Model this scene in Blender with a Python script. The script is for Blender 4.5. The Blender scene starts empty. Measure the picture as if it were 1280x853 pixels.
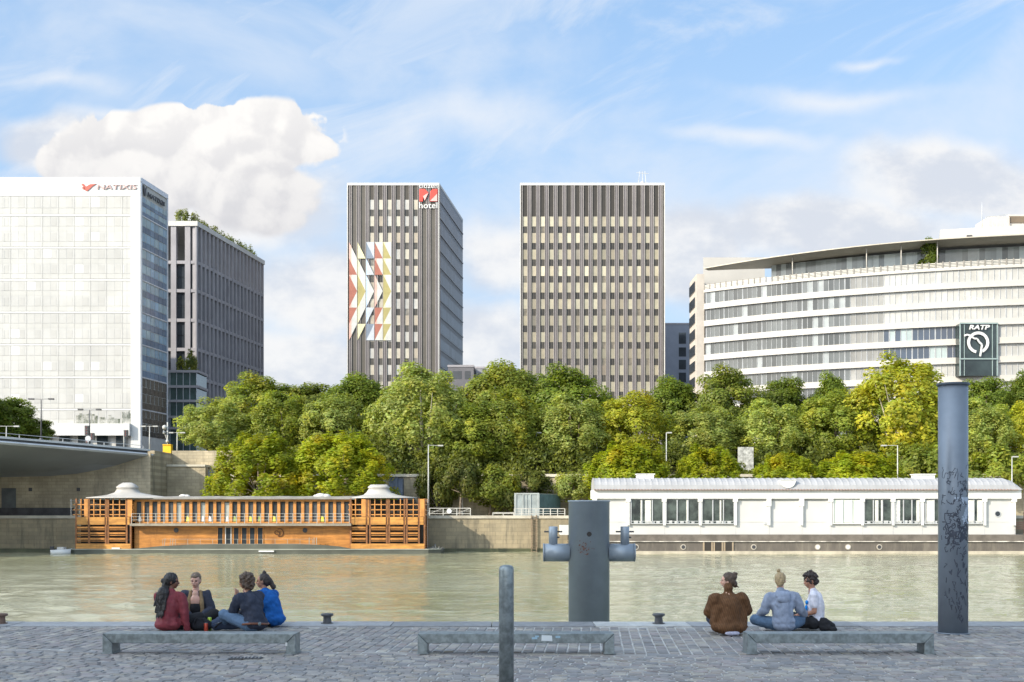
import bpy, math, random
import numpy as np
from mathutils import Vector, Matrix, noise
R = math.radians
random.seed(7)
SC = bpy.context.scene
COL = SC.collection

# ---------------------------------------------------------------- camera
EYE = 1.8
FPX = 1500.0
cam_d = bpy.data.cameras.new('camera')
cam = bpy.data.objects.new('camera', cam_d); COL.objects.link(cam)
cam.location = (0, 0, EYE); cam.rotation_euler = (R(90), 0, 0)
cam_d.sensor_width = 36.0; cam_d.lens = FPX / 1280 * 36.0
cam_d.shift_y = (640 - 426.5) / 1280
cam_d.clip_start = 0.1; cam_d.clip_end = 6000
SC.camera = cam

# ---------------------------------------------------------------- light
SUN_AZ = 56.0      # the light travels this many degrees right of straight away from the camera
SUN_EL = 28.0
SKY_STRENGTH = 0.125
EXPOSURE = 1.2
sd = bpy.data.lights.new('sun', 'SUN'); sd.energy = 2.75; sd.angle = R(0.5); sd.color = (1.0, 0.90, 0.74)
sun = bpy.data.objects.new('sun', sd); COL.objects.link(sun)
Lv = Vector((math.sin(R(SUN_AZ)) * math.cos(R(SUN_EL)), math.cos(R(SUN_AZ)) * math.cos(R(SUN_EL)), -math.sin(R(SUN_EL))))
sun.rotation_euler = Lv.to_track_quat('-Z', 'Y').to_euler()
vs = SC.view_settings
vs.view_transform = 'Standard'; vs.look = 'None'; vs.gamma = 1; vs.use_curve_mapping = False; vs.exposure = EXPOSURE
SC.cycles.max_bounces = 6; SC.cycles.diffuse_bounces = 3; SC.cycles.glossy_bounces = 4
SC.cycles.transmission_bounces = 4; SC.cycles.transparent_max_bounces = 8
SC.cycles.use_denoising = True

world_ref = None
class NT:
    """small helper to wire shader nodes"""
    def __init__(s, tree): s.t = tree
    def n(s, kind, **kw):
        nd = s.t.nodes.new(kind)
        for k, v in kw.items(): setattr(nd, k, v)
        return nd
    def put(s, sock, v):
        if v is None: return
        if isinstance(v, bpy.types.NodeSocket): s.t.links.new(v, sock)
        elif isinstance(v, (tuple, list)) and len(v) == 3 and sock.type == 'RGBA': sock.default_value = (*v, 1)
        else: sock.default_value = v
    def m(s, op, a, b=None, c=None, clamp=False):
        nd = s.n('ShaderNodeMath', operation=op, use_clamp=clamp)
        for i, v in enumerate((a, b, c)): s.put(nd.inputs[i], v)
        return nd.outputs[0]
    def v(s, op, a, b=None):
        nd = s.n('ShaderNodeVectorMath', operation=op)
        s.put(nd.inputs[0], a); s.put(nd.inputs[1], b)
        return nd.outputs['Value'] if op in ('LENGTH', 'DOT_PRODUCT') else nd.outputs[0]
    def mix(s, f, a, b, blend='MIX'):
        nd = s.n('ShaderNodeMix', data_type='RGBA', blend_type=blend)
        s.put(nd.inputs[0], f); s.put(nd.inputs[6], a); s.put(nd.inputs[7], b)
        return nd.outputs[2]
    def noise(s, vec, scale, detail=4, rough=.55, dist=0, col=False, lac=2.0):
        nd = s.n('ShaderNodeTexNoise'); s.put(nd.inputs['Vector'], vec)
        nd.inputs['Scale'].default_value = scale; nd.inputs['Detail'].default_value = detail
        if s.t == getattr(world_ref, 'node_tree', None): nd.noise_dimensions = '2D'
        nd.inputs['Roughness'].default_value = rough; nd.inputs['Distortion'].default_value = dist
        nd.inputs['Lacunarity'].default_value = lac
        return nd.outputs[1 if col else 0]
    def ss(s, x, lo, hi, a=0.0, b=1.0, smooth=True):
        nd = s.n('ShaderNodeMapRange', interpolation_type='SMOOTHSTEP' if smooth else 'LINEAR')
        s.put(nd.inputs[0], x); nd.inputs[1].default_value = lo; nd.inputs[2].default_value = hi
        nd.inputs[3].default_value = a; nd.inputs[4].default_value = b
        return nd.outputs[0]
    def comb(s, x, y, z=0.0):
        nd = s.n('ShaderNodeCombineXYZ'); s.put(nd.inputs[0], x); s.put(nd.inputs[1], y); s.put(nd.inputs[2], z)
        return nd.outputs[0]
    def sep(s, v):
        nd = s.n('ShaderNodeSeparateXYZ'); s.put(nd.inputs[0], v); return nd.outputs

# ---------------------------------------------------------------- sky
world = bpy.data.worlds.new('World'); SC.world = world; world.use_nodes = True
world_ref = world; wt = world.node_tree; wt.nodes.clear(); W = NT(wt)
sky = W.n('ShaderNodeTexSky', sky_type='NISHITA', sun_disc=False)
sky.sun_elevation = R(SUN_EL)
sky.sun_rotation = R(180 + SUN_AZ)
sky.altitude = 50; sky.air_density = 1.0; sky.dust_density = 0.6; sky.ozone_density = 1.6
tc = W.n('ShaderNodeTexCoord')
X_, Y_, Z_ = W.sep(tc.outputs['Generated'])
Ya = W.m('MAXIMUM', W.m('ABSOLUTE', Y_), 0.02)
U = W.m('MULTIPLY', W.m('DIVIDE', X_, Ya), 2.344)      # direction, in half-widths of the view
V = W.m('MULTIPLY', W.m('DIVIDE', W.m('MAXIMUM', Z_, 0.0), Ya), 2.344)
UV = W.comb(U, V, 0.0)
def sky_blobs(lst, namp, nscale, edge0, edge1, seed, detail=7, rough=.55):
    f = None
    warp = W.noise(W.v('ADD', UV, (seed, 0, 0)), 3.0, 3, .5, col=True)
    uvw = W.v('ADD', UV, W.v('MULTIPLY', W.v('SUBTRACT', warp, (.5, .5, .5)), (.12, .12, 0)))
    for (px, py, rx, ry) in lst:
        d = W.v('MULTIPLY', W.v('SUBTRACT', uvw, ((px - 640) / 640, (640 - py) / 640, 0)), (640 / rx, 640 / ry, 0))
        q = W.m('SUBTRACT', 1.0, W.v('LENGTH', d))
        f = q if f is None else W.m('SMOOTH_MAX', f, q, 0.15)
    nz = W.noise(W.v('ADD', UV, (seed * 2.1, 0, 0)), nscale, detail, rough)
    g = W.m('ADD', f, W.m('MULTIPLY', W.m('SUBTRACT', nz, .5), namp))
    return W.ss(g, edge0, edge1), g, nz
KW = 1.0 / SKY_STRENGTH / 2 ** EXPOSURE
def kc(r, g, b): return (r * KW, g * KW, b * KW)
# clear air: Nishita lifted towards the pale blue of late afternoon
hor = W.ss(V, 0.15, 1.15, 1.0, 0.0)
base = W.mix(0.62, sky.outputs[0], kc(0.34, 0.56, 0.86))
base = W.mix(W.m('MULTIPLY', hor, 0.70), base, kc(0.60, 0.74, 0.92))
# cirrus
st = W.v('MULTIPLY', UV, (1.0, 2.6, 1)); 
rot = W.n('ShaderNodeVectorRotate', rotation_type='Z_AXIS'); W.put(rot.inputs['Vector'], UV); rot.inputs['Angle'].default_value = R(-22)
st = W.v('MULTIPLY', rot.outputs[0], (0.9, 2.8, 1))
c1 = W.ss(W.noise(st, 2.1, 8, .62, .5), .42, .72)
c2 = W.ss(W.noise(W.v('ADD', W.v('MULTIPLY', UV, (1.0, 1.7, 1)), (4, 2, 0)), 1.5, 7, .55, .3), .40, .72)
cir = W.m('MAXIMUM', W.m('MULTIPLY', c1, .62), W.m('MULTIPLY', c2, .66))
colr = W.mix(cir, base, kc(0.80, 0.87, 0.97))
# soft streaks
m3, g3, n3 = sky_blobs([(940, 172, 130, 16), (1050, 118, 190, 22), (70, 100, 110, 22), (120, 138, 90, 13), (560, 150, 170, 50), (30, 165, 60, 20), (1090, 70, 55, 9)], 1.3, 3.2, -.05, 1.2, 5.3, 7, .62)
colr = W.mix(W.m('MULTIPLY', m3, .8), colr, kc(0.88, 0.92, 0.98))
# right-hand and horizon cloud bank, soft
m2, g2, n2 = sky_blobs([(1210, 225, 170, 60), (1060, 285, 200, 55), (860, 310, 75, 75), (400, 360, 130, 70), (620, 330, 70, 70), (620, 430, 150, 60), (340, 450, 200, 60), (250, 265, 190, 60), (50, 165, 90, 40), (1180, 200, 130, 45)], 1.15, 2.6, -.12, .50, 1.7)
sh2 = W.ss(W.noise(W.v('ADD', W.v('MULTIPLY', UV, (1, 1.6, 1)), (9, 1, 0)), 4.5, 6, .6), .36, .66)
bankc = W.mix(sh2, kc(0.72, 0.755, 0.83), kc(0.97, 0.96, 0.95))
colr = W.mix(W.m('MULTIPLY', m2, .88), colr, bankc)
# cumulus: scalloped puffs, lit from the upper left
def vor(vec, sc):
    nd = W.n('ShaderNodeTexVoronoi', feature='F1', voronoi_dimensions='2D'); W.put(nd.inputs['Vector'], vec); nd.inputs['Scale'].default_value = sc
    return W.m('SUBTRACT', 1.0, W.m('MULTIPLY', nd.outputs['Distance'], 1.25))
def puff(off):
    q = W.v('ADD', UV, off)
    wv = W.noise(q, 6.0, 4, .6, col=True); q = W.v('ADD', q, W.v('MULTIPLY', W.v('SUBTRACT', wv, (.5, .5, .5)), (.10, .10, 0)))
    a = W.m('MULTIPLY', vor(q, 6.5), .42); b = W.m('MULTIPLY', vor(q, 15.0), .26); c = .07
    n_ = W.m('MULTIPLY', W.noise(q, 11.0, 6, .65), .34)
    return W.m('ADD', W.m('ADD', a, b), W.m('ADD', c, n_))
pf = puff((3.1, 1.3, 0)); pf2 = puff((3.1 - .016, 1.3 + .022, 0))
fb = None
for (px, py, rx, ry) in [(205, 215, 150, 70), (330, 180, 100, 58), (90, 205, 62, 40), (150, 185, 80, 46), (215, 165, 62, 36), (310, 235, 110, 62), (270, 160, 60, 34), (385, 185, 44, 24)]:
    d = W.v('MULTIPLY', W.v('SUBTRACT', UV, ((px - 640) / 640, (640 - py) / 640, 0)), (640 / rx, 640 / ry, 0))
    q = W.m('SUBTRACT', 1.0, W.v('LENGTH', d)); fb = q if fb is None else W.m('SMOOTH_MAX', fb, q, .12)
g1 = W.m('ADD', fb, W.m('MULTIPLY', W.m('MULTIPLY', W.m('SUBTRACT', pf, .53), 1.6), W.ss(fb, .12, .5, 1.0, .2)))
edge = W.ss(V, .58, .76, .36, .10)                # ragged below, crisp on top
m1 = W.m('MULTIPLY', W.ss(W.m('DIVIDE', g1, edge), .0, 1.0), W.ss(fb, -.10, .06))
relief = W.ss(W.m('ADD', W.m('SUBTRACT', pf, pf2), W.m('MULTIPLY', W.m('SUBTRACT', W.noise(UV, 22.0, 6, .65), .5), .16)), -.17, .15)
hgt = W.ss(W.m('ADD', V, W.m('MULTIPLY', pf, .12)), .60, .86)
tone = W.m('ADD', W.m('MULTIPLY', relief, .45), W.m('MULTIPLY', hgt, .62), clamp=True)
cumc = W.mix(tone, kc(0.70, 0.70, 0.735), kc(1.02, 1.0, .975))
colr = W.mix(m1, colr, cumc)
# sky brightened around the sun behind the camera, added to fill the shaded foreground
sdot = W.v('DOT_PRODUCT', tc.outputs['Generated'], tuple(-Lv))
glow = W.m('POWER', W.ss(sdot, .05, 1.0, smooth=False), 1.5)
colr = W.mix(1.0, colr, W.mix(glow, (1, 1, 1), (4.2, 3.7, 3.1)), 'MULTIPLY')
bg = W.n('ShaderNodeBackground'); W.put(bg.inputs[0], colr); bg.inputs[1].default_value = SKY_STRENGTH
wo = W.n('ShaderNodeOutputWorld'); wt.links.new(bg.outputs[0], wo.inputs[0])

# ---------------------------------------------------------------- helpers
ORG = {}
def P(px, py, Y):
    return ((px - 640) / FPX * Y, Y, EYE + (640 - py) / FPX * Y)
def PX(px, Y): return (px - 640) / FPX * Y
def PZ(py, Y): return EYE + (640 - py) / FPX * Y

def tag(o, label=None, cat=None, group=None, kind=None):
    if label: o['label'] = label
    if cat: o['category'] = cat
    if group: o['group'] = group
    if kind: o['kind'] = kind
    return o
def empty(name, loc, label, cat, group=None, rz=0):
    o = bpy.data.objects.new(name, None); COL.objects.link(o)
    o.location = loc; o.rotation_euler = (0, 0, rz); o.empty_display_size = .2
    ORG[o.name] = Vector(loc) if rz == 0 else Vector((0, 0, 0))
    return tag(o, label, cat, group)
def kids(o): return [c for c in o.children]
def copy_tree(o, parent=None):
    c = o.copy(); COL.objects.link(c)
    if parent: c.parent = parent
    for ch in list(o.children): copy_tree(ch, c)
    return c

class Frame:
    """facade frame: u runs along the wall, n points out of it"""
    def __init__(s, x, y, ux, uy, flip=False):
        l = math.hypot(ux, uy); s.o = (x, y); s.u = (ux / l, uy / l)
        s.n = (s.u[1], -s.u[0]) if not flip else (-s.u[1], s.u[0])
    def p(s, u, d, z): return (s.o[0] + s.u[0] * u + s.n[0] * d, s.o[1] + s.u[1] * u + s.n[1] * d, z)

class MB:
    def __init__(s): s.v = []; s.f = []; s.c = []; s.col = (1, 1, 1); s.mi = []; s.m = 0; s.sm = []; s.smooth = False
    def add(s, vs_, fs):
        b = len(s.v); s.v.extend(vs_)
        for f in fs:
            s.f.append(tuple(b + i for i in f)); s.c.append(s.col); s.mi.append(s.m); s.sm.append(s.smooth)
        return s
    BF = [(0, 3, 2, 1), (4, 5, 6, 7), (0, 1, 5, 4), (1, 2, 6, 5), (2, 3, 7, 6), (3, 0, 4, 7)]
    def box(s, x0, x1, y0, y1, z0, z1):
        if x0 > x1: x0, x1 = x1, x0
        if y0 > y1: y0, y1 = y1, y0
        if z0 > z1: z0, z1 = z1, z0
        return s.add([(x0, y0, z0), (x1, y0, z0), (x1, y1, z0), (x0, y1, z0), (x0, y0, z1), (x1, y0, z1), (x1, y1, z1), (x0, y1, z1)], s.BF)
    def bar(s, p0, p1, w, h):
        p0 = Vector(p0); p1 = Vector(p1); d = (p1 - p0).normalized()
        a = d.cross(Vector((0, 0, 1)));  a = Vector((1, 0, 0)) if a.length < 1e-4 else a.normalized()
        b = a.cross(d).normalized(); a = a * w / 2; b = b * h / 2
        q = [p + k for p in (p0, p1) for k in (-a - b, a - b, a + b, -a + b)]
        return s.add([tuple(k) for k in q], [(0, 1, 2, 3), (7, 6, 5, 4), (0, 4, 5, 1), (1, 5, 6, 2), (2, 6, 7, 3), (3, 7, 4, 0)])
    def fbox(s, F, u0, u1, z0, z1, d0, d1):
        v = [F.p(u, d, z) for z in (z0, z1) for (u, d) in ((u0, d1), (u1, d1), (u1, d0), (u0, d0))]
        return s.add(v, s.BF)
    def tube(s, pts, rad, n=8, cap=True):
        pts = [Vector(p) for p in pts]; k = len(pts)
        if not isinstance(rad, (list, tuple)): rad = [rad] * k
        rings = []; prev = None
        for i, p in enumerate(pts):
            d = (pts[min(i + 1, k - 1)] - pts[max(i - 1, 0)]).normalized()
            a = prev if prev is not None else (Vector((0, 0, 1)).cross(d) if abs(d.z) < .95 else Vector((1, 0, 0)))
            a = (a - d * a.dot(d)).normalized(); prev = a; b = d.cross(a)
            rings.append([tuple(p + (a * math.cos(t) + b * math.sin(t)) * rad[i]) for t in [2 * math.pi * j / n for j in range(n)]])
        vv = [q for r in rings for q in r]; ff = []
        sv = s.smooth; s.smooth = True
        for i in range(k - 1):
            for j in range(n):
                ff.append((i * n + j, i * n + (j + 1) % n, (i + 1) * n + (j + 1) % n, (i + 1) * n + j))
        s.add(vv, ff); b0 = len(s.v) - len(vv)
        s.smooth = sv
        if cap:
            for ring in (list(range(n))[::-1], [(k - 1) * n + j for j in range(n)]):
                s.f.append(tuple(b0 + q for q in ring)); s.c.append(s.col); s.mi.append(s.m); s.sm.append(False)
        return s
    def lathe(s, prof, cx, cy, n=24, smooth=True):
        """prof: list of (r, z) from bottom to top"""
        vv = []; ff = []; k = len(prof)
        for (r, z) in prof:
            for j in range(n):
                t = 2 * math.pi * j / n; vv.append((cx + r * math.cos(t), cy + r * math.sin(t), z))
        for i in range(k - 1):
            for j in range(n): ff.append((i * n + j, i * n + (j + 1) % n, (i + 1) * n + (j + 1) % n, (i + 1) * n + j))
        sv = s.smooth; s.smooth = smooth; s.add(vv, ff); s.smooth = sv
        b0 = len(s.v) - len(vv)
        for ring in (list(range(n))[::-1], [(k - 1) * n + j for j in range(n)]):
            s.f.append(tuple(b0 + q for q in ring)); s.c.append(s.col); s.mi.append(s.m); s.sm.append(False)
        return s
    def ball(s, c, r, n=10, m=6):
        rx, ry, rz = r if isinstance(r, (tuple, list)) else (r, r, r)
        vv = [(c[0], c[1], c[2] - rz)]; ff = []
        for i in range(1, m):
            p = math.pi * i / m - math.pi / 2
            for j in range(n):
                t = 2 * math.pi * j / n; vv.append((c[0] + rx * math.cos(p) * math.cos(t), c[1] + ry * math.cos(p) * math.sin(t), c[2] + rz * math.sin(p)))
        vv.append((c[0], c[1], c[2] + rz)); L = len(vv) - 1
        for j in range(n):
            ff.append((0, 1 + (j + 1) % n, 1 + j)); ff.append((L, L - n + j, L - n + (j + 1) % n))
            for i in range(m - 2): ff.append((1 + i * n + j, 1 + i * n + (j + 1) % n, 1 + (i + 1) * n + (j + 1) % n, 1 + (i + 1) * n + j))
        sv = s.smooth; s.smooth = True; s.add(vv, ff); s.smooth = sv
        return s
    def prism(s, poly, mp, d0, d1):
        """poly: 2D outline (CCW seen from d1 side); mp(u, v, d) -> 3D"""
        n = len(poly); vv = [mp(u, v, d0) for u, v in poly] + [mp(u, v, d1) for u, v in poly]
        ff = [tuple(range(n))[::-1], tuple(range(n, 2 * n))] + [(i, (i + 1) % n, n + (i + 1) % n, n + i) for i in range(n)]
        return s.add(vv, ff)
    def build(s, name, mats, parent=None, off=None):
        o_ = Vector(off) if off is not None else (ORG.get(parent.name, Vector((0, 0, 0))) if parent else Vector((0, 0, 0)))
        me = bpy.data.meshes.new(name)
        a = np.array(s.v, dtype=np.float64).reshape(-1, 3) - np.array(o_)
        me.from_pydata(a.tolist(), [], s.f)
        for m_ in (mats if isinstance(mats, (list, tuple)) else [mats]): me.materials.append(m_)
        me.polygons.foreach_set('material_index', s.mi); me.polygons.foreach_set('use_smooth', s.sm)
        if any(c != (1, 1, 1) for c in s.c):
            at = me.attributes.new('tint', 'FLOAT_COLOR', 'FACE')
            at.data.foreach_set('color', np.array([(*c, 1) for c in s.c], dtype=np.float32).ravel())
        me.update()
        ob = bpy.data.objects.new(name, me); COL.objects.link(ob)
        if parent: ob.parent = parent
        ORG[ob.name] = o_
        return ob

def mesh_thing(mb, name, mats, loc, label, cat, group=None, kind=None):
    o = mb.build(name, mats, off=loc); o.location = loc
    return tag(o, label, cat, group, kind)

MATS = {}
def pbr(name, col, rough=.6, metal=0, var=.12, vs=.6, bump=0, bs=20, tint=False, spec=.5, col2=None, patt=None, trans=0, detail=5, emit=None, coat=0):
    """procedural material; world-space noise varies the base colour, optional bump"""
    if name in MATS: return MATS[name]
    m = bpy.data.materials.new(name); m.use_nodes = True; t = m.node_tree; t.nodes.clear(); N = NT(t)
    out = N.n('ShaderNodeOutputMaterial'); b = N.n('ShaderNodeBsdfPrincipled')
    t.links.new(b.outputs[0], out.inputs[0])
    pos = N.n('ShaderNodeNewGeometry').outputs['Position']
    if tint:
        base = N.n('ShaderNodeAttribute', attribute_name='tint').outputs['Color']
        base = N.mix(1.0, base, col, 'MULTIPLY')
    else: base = col
    if var or col2:
        nz = N.ss(N.noise(pos, vs, detail, .6), .3, .7)
        lo = tuple(c * (1 - var) for c in col) if not tint else None
        if tint:
            base = N.mix(1.0, base, N.mix(nz, (1 - var,) * 3, (1 + var * .5,) * 3), 'MULTIPLY')
        else:
            hi = col2 if col2 else tuple(min(1, c * (1 + var * .6)) for c in col)
            base = N.mix(nz, lo if not col2 else col, hi)
    if patt: base = patt(N, pos, base)
    N.put(b.inputs['Base Color'], base)
    b.inputs['Roughness'].default_value = rough; b.inputs['Metallic'].default_value = metal
    b.inputs['Specular IOR Level'].default_value = spec
    b.inputs['Coat Weight'].default_value = coat
    if bump:
        bp = N.n('ShaderNodeBump'); bp.inputs['Strength'].default_value = 1; bp.inputs['Distance'].default_value = bump
        N.put(bp.inputs['Height'], N.noise(pos, bs, 4, .6)); t.links.new(bp.outputs[0], b.inputs['Normal'])
    MATS[name] = m
    return m
def streaks(amount, sx=1.2, sz=.12, dark=(.25, .24, .22)):
    """rain streaks and grime running down a wall"""
    def f(N, pos, base):
        q = N.v('MULTIPLY', pos, (sx, sx, sz))
        a = N.ss(N.noise(q, 1.0, 6, .65), .45, .75)
        return N.mix(N.m('MULTIPLY', a, amount), base, dark)
    return f
def courses(bw, bh, mortar, amt=.5, base2=None, dirt=.4, axis='xz'):
    """ashlar courses + grime"""
    def f(N, pos, base):
        s3 = N.sep(pos); v = N.comb(s3[0], s3[2], 0.0) if axis == 'xz' else N.comb(s3[1], s3[2], 0.0)
        br = N.n('ShaderNodeTexBrick'); N.put(br.inputs['Vector'], v)
        br.inputs['Scale'].default_value = 1; br.inputs['Brick Width'].default_value = bw; br.inputs['Row Height'].default_value = bh
        br.inputs['Mortar Size'].default_value = mortar; br.inputs['Color1'].default_value = (.78, .78, .78, 1); br.inputs['Color2'].default_value = (1.1, 1.08, 1.04, 1)
        br.inputs['Mortar'].default_value = (.5, .48, .45, 1)
        b2 = N.mix(amt, base, N.mix(1.0, base, br.outputs[0], 'MULTIPLY'))
        q = N.v('MULTIPLY', pos, (1.2, 1.2, .16)); a = N.ss(N.noise(q, .9, 6, .65), .46, .76)
        b2 = N.mix(N.m('MULTIPLY', a, dirt), b2, (.10, .092, .07))
        a2 = N.ss(N.noise(pos, .35, 5, .6), .42, .7)
        return N.mix(N.m('MULTIPLY', a2, dirt * .7), b2, (.19, .165, .115))
    return f

def text_part(s, size, depth, mat_, parent, origin, xdir, name, width=None, bold=0.0, shear=0.0, label=None):
    """writing standing in a vertical plane; xdir is the reading direction"""
    cu = bpy.data.curves.new(name, 'FONT'); cu.body = s; cu.size = size; cu.extrude = depth / 2; cu.offset = bold; cu.shear = shear
    cu.resolution_u = 3
    tmp = bpy.data.objects.new('tmp_text', cu); COL.objects.link(tmp)
    dg = bpy.context.evaluated_depsgraph_get(); me = bpy.data.meshes.new_from_object(tmp.evaluated_get(dg))
    bpy.data.objects.remove(tmp)
    co = np.empty(len(me.vertices) * 3); me.vertices.foreach_get('co', co); co = co.reshape(-1, 3)
    k = 1.0 if width is None else width / (co[:, 0].max() - co[:, 0].min())
    x0 = co[:, 0].min()
    X = Vector((xdir[0], xdir[1], 0)).normalized(); Nn = Vector((X.y, -X.x, 0))
    o_ = Vector(origin) - ORG.get(parent.name, Vector())
    res = np.outer((co[:, 0] - x0) * k, X) + np.outer(co[:, 1], (0, 0, 1)) + np.outer(co[:, 2], Nn) + np.array(o_)
    me.vertices.foreach_set('co', res.ravel()); me.materials.clear(); me.materials.append(mat_); me.update()
    me.name = name
    ob = bpy.data.objects.new(name, me); COL.objects.link(ob); ob.parent = parent; ORG[ob.name] = ORG.get(parent.name, Vector())
    if label: ob['label'] = label
    return ob

def many(parent, name, mats, items, draw, limit=100):
    """each item a part of its own up to the limit (largest first), the rest one stuff part"""
    for it in items[:limit]:
        mb = MB(); draw(mb, it); mb.build(name, mats, parent)
    if len(items) > limit:
        mb = MB()
        for it in items[limit:]: draw(mb, it)
        mb.build(name + '_rest', mats, parent)['kind'] = 'stuff'
# ================================================================ materials shared by the setting
M_glass = pbr('dark_glass', (.035, .042, .05), rough=.06, var=.3, vs=.25, spec=.7)
M_glass_t = pbr('tinted_glass', (1, 1, 1), rough=.12, var=.15, vs=.4, tint=True, spec=.6)
M_tint = pbr('painted_panel', (1, 1, 1), rough=.6, var=.12, vs=.8, tint=True)
M_white = pbr('white_render', (.54, .53, .505), rough=.55, var=.06, vs=.3, patt=streaks(.12, 1.5, .1, (.5, .48, .44)))
M_dark = pbr('dark_metal', (.05, .05, .055), rough=.5)
M_galv = pbr('galvanised_steel', (.24, .27, .275), rough=.42, metal=.55, var=.35, vs=14, bump=.0008, bs=60, patt=streaks(.3, 9, 2, (.16, .19, .19)))
M_lampgrey = pbr('grey_paint', (.42, .43, .44), rough=.45, var=.1)
M_whitep = pbr('white_paint', (.66, .66, .64), rough=.4, var=.08)

# ================================================================ river
WATER_Z = -2.7
def water_mat():
    m = bpy.data.materials.new('river_water'); m.use_nodes = True; t = m.node_tree; t.nodes.clear(); N = NT(t)
    out = N.n('ShaderNodeOutputMaterial'); b = N.n('ShaderNodeBsdfPrincipled'); t.links.new(b.outputs[0], out.inputs[0])
    pos = N.n('ShaderNodeNewGeometry').outputs['Position']
    b.inputs['Base Color'].default_value = (.27, .27, .17, 1); b.inputs['Roughness'].default_value = .03
    b.inputs['IOR'].default_value = 1.6; b.inputs['Specular IOR Level'].default_value = .5
    p1 = N.v('MULTIPLY', pos, (.55, 1.0, 1))
    n1 = N.noise(p1, .55, 4, .6, .7); n2 = N.noise(p1, 1.3, 4, .6, .8); n3 = N.noise(p1, 4.0, 4, .6, .4)
    n4 = N.ss(N.noise(N.v('MULTIPLY', pos, (.6, 1, 1)), .09, 4, .6), .35, .65, .55, 1.35)
    h = N.m('ADD', N.m('MULTIPLY', n1, .04), N.m('ADD', N.m('MULTIPLY', n2, .06), N.m('MULTIPLY', n3, .05)))
    bp = N.n('ShaderNodeBump'); bp.inputs['Strength'].default_value = 1; bp.inputs['Distance'].default_value = 1.0
    N.put(bp.inputs['Height'], N.m('MULTIPLY', h, n4)); t.links.new(bp.outputs[0], b.inputs['Normal'])
    return m
def river():
    """real ripples: a sum of crossing wavelets, calmer and rougher by patches"""
    xs = np.arange(-80, 80.01, .32); ys = np.arange(19.2, 135.21, .25); nx, ny = len(xs), len(ys)
    X, Yg = np.meshgrid(xs, ys); r = np.random.default_rng(4); Z = np.zeros_like(X)
    wob = 1.2 * np.sin(X * .11 + Yg * .07) + .9 * np.sin(X * .05 - Yg * .13 + 2)
    for k in range(64):
        lam = 10 ** r.uniform(np.log10(.85), np.log10(6.5)); th = r.normal(0, .62) + (math.pi / 2 if r.random() < .75 else .5)
        a = .0075 * lam ** .85; ph = r.uniform(0, 6.28); kk = 2 * math.pi / lam
        env = .6 + .4 * np.sin(X * r.uniform(.02, .12) + Yg * r.uniform(.02, .15) + r.uniform(0, 6.28))
        p_ = kk * (X * math.cos(th) + Yg * math.sin(th) + wob * .5) + ph
        Z += a * env * (np.sin(p_) + .25 * np.sin(2 * p_ + .7))
    patch = .72 + .38 * np.sin(X * .045 + 1.2 * np.sin(Yg * .06)) * np.sin(Yg * .09 + 1.1 * np.sin(X * .05 + 1))
    Z *= patch * .44
    edge = np.clip((80 - np.abs(X)) / 6, 0, 1); Z = Z * edge
    v = np.stack([X, Yg, WATER_Z + Z], -1).reshape(-1, 3)
    idx = (np.arange(ny - 1)[:, None] * nx + np.arange(nx - 1)[None, :]).ravel()
    q = np.stack([idx, idx + 1, idx + nx + 1, idx + nx], 1)
    nv = len(v); side = np.array([(-700, 19.2, WATER_Z), (-80, 19.2, WATER_Z), (-80, 135.2, WATER_Z), (-700, 135.2, WATER_Z), (80, 19.2, WATER_Z), (700, 19.2, WATER_Z), (700, 135.2, WATER_Z), (80, 135.2, WATER_Z)])
    v = np.vstack([v, side]); q = np.vstack([q, [[nv, nv + 1, nv + 2, nv + 3], [nv + 4, nv + 5, nv + 6, nv + 7]]]); n = len(q)
    me = bpy.data.meshes.new('river_water'); me.vertices.add(len(v)); me.vertices.foreach_set('co', v.ravel())
    me.loops.add(4 * n); me.loops.foreach_set('vertex_index', q.astype(np.int32).ravel()); me.polygons.add(n)
    me.polygons.foreach_set('loop_start', np.arange(0, 4 * n, 4, dtype=np.int32)); me.polygons.foreach_set('loop_total', np.full(n, 4, dtype=np.int32))
    me.polygons.foreach_set('use_smooth', [True] * n); me.update(calc_edges=True); me.materials.append(water_mat())
    o = bpy.data.objects.new('river_water', me); COL.objects.link(o); tag(o, 'rippled green river between the two quays', kind='structure')
river()

# ================================================================ near quay
EDGE = 19.3
def sett_dirt(N, pos, base):
    a = N.ss(N.noise(pos, .7, 6, .65), .40, .66); b = N.ss(N.noise(N.v('ADD', pos, (9, 4, 0)), 2.6, 5, .6), .55, .75)
    q = N.mix(N.m('MULTIPLY', a, .30), base, (.13, .125, .13)); return N.mix(N.m('MULTIPLY', b, .22), q, (.60, .58, .55))
M_sett = pbr('sett_stone', (1, 1, 1), rough=.55, patt=sett_dirt, var=.22, vs=9, bump=.004, bs=40, tint=True, spec=.45)
M_mortar = pbr('sett_mortar', (.50, .48, .45), rough=.9, var=.25, vs=3, bump=.004, bs=60)
M_coping = pbr('coping_stone', (.36, .355, .35), rough=.7, var=.2, vs=1.2, bump=.003, bs=30)
mb = MB()
mb.box(-300, 300, -30, EDGE - .5, -1.2, -.012)
tag(mb.build('quay_ground', M_mortar), kind='structure')
mb = MB(); mb.box(-300, 300, EDGE - .03, EDGE + .25, WATER_Z - 2, -.4)
tag(mb.build('quay_wall', M_coping), kind='structure')
rng = random.Random(3)
mb = MB()
ca, sa = math.cos(R(-4.0)), math.sin(R(-4.0))
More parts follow.
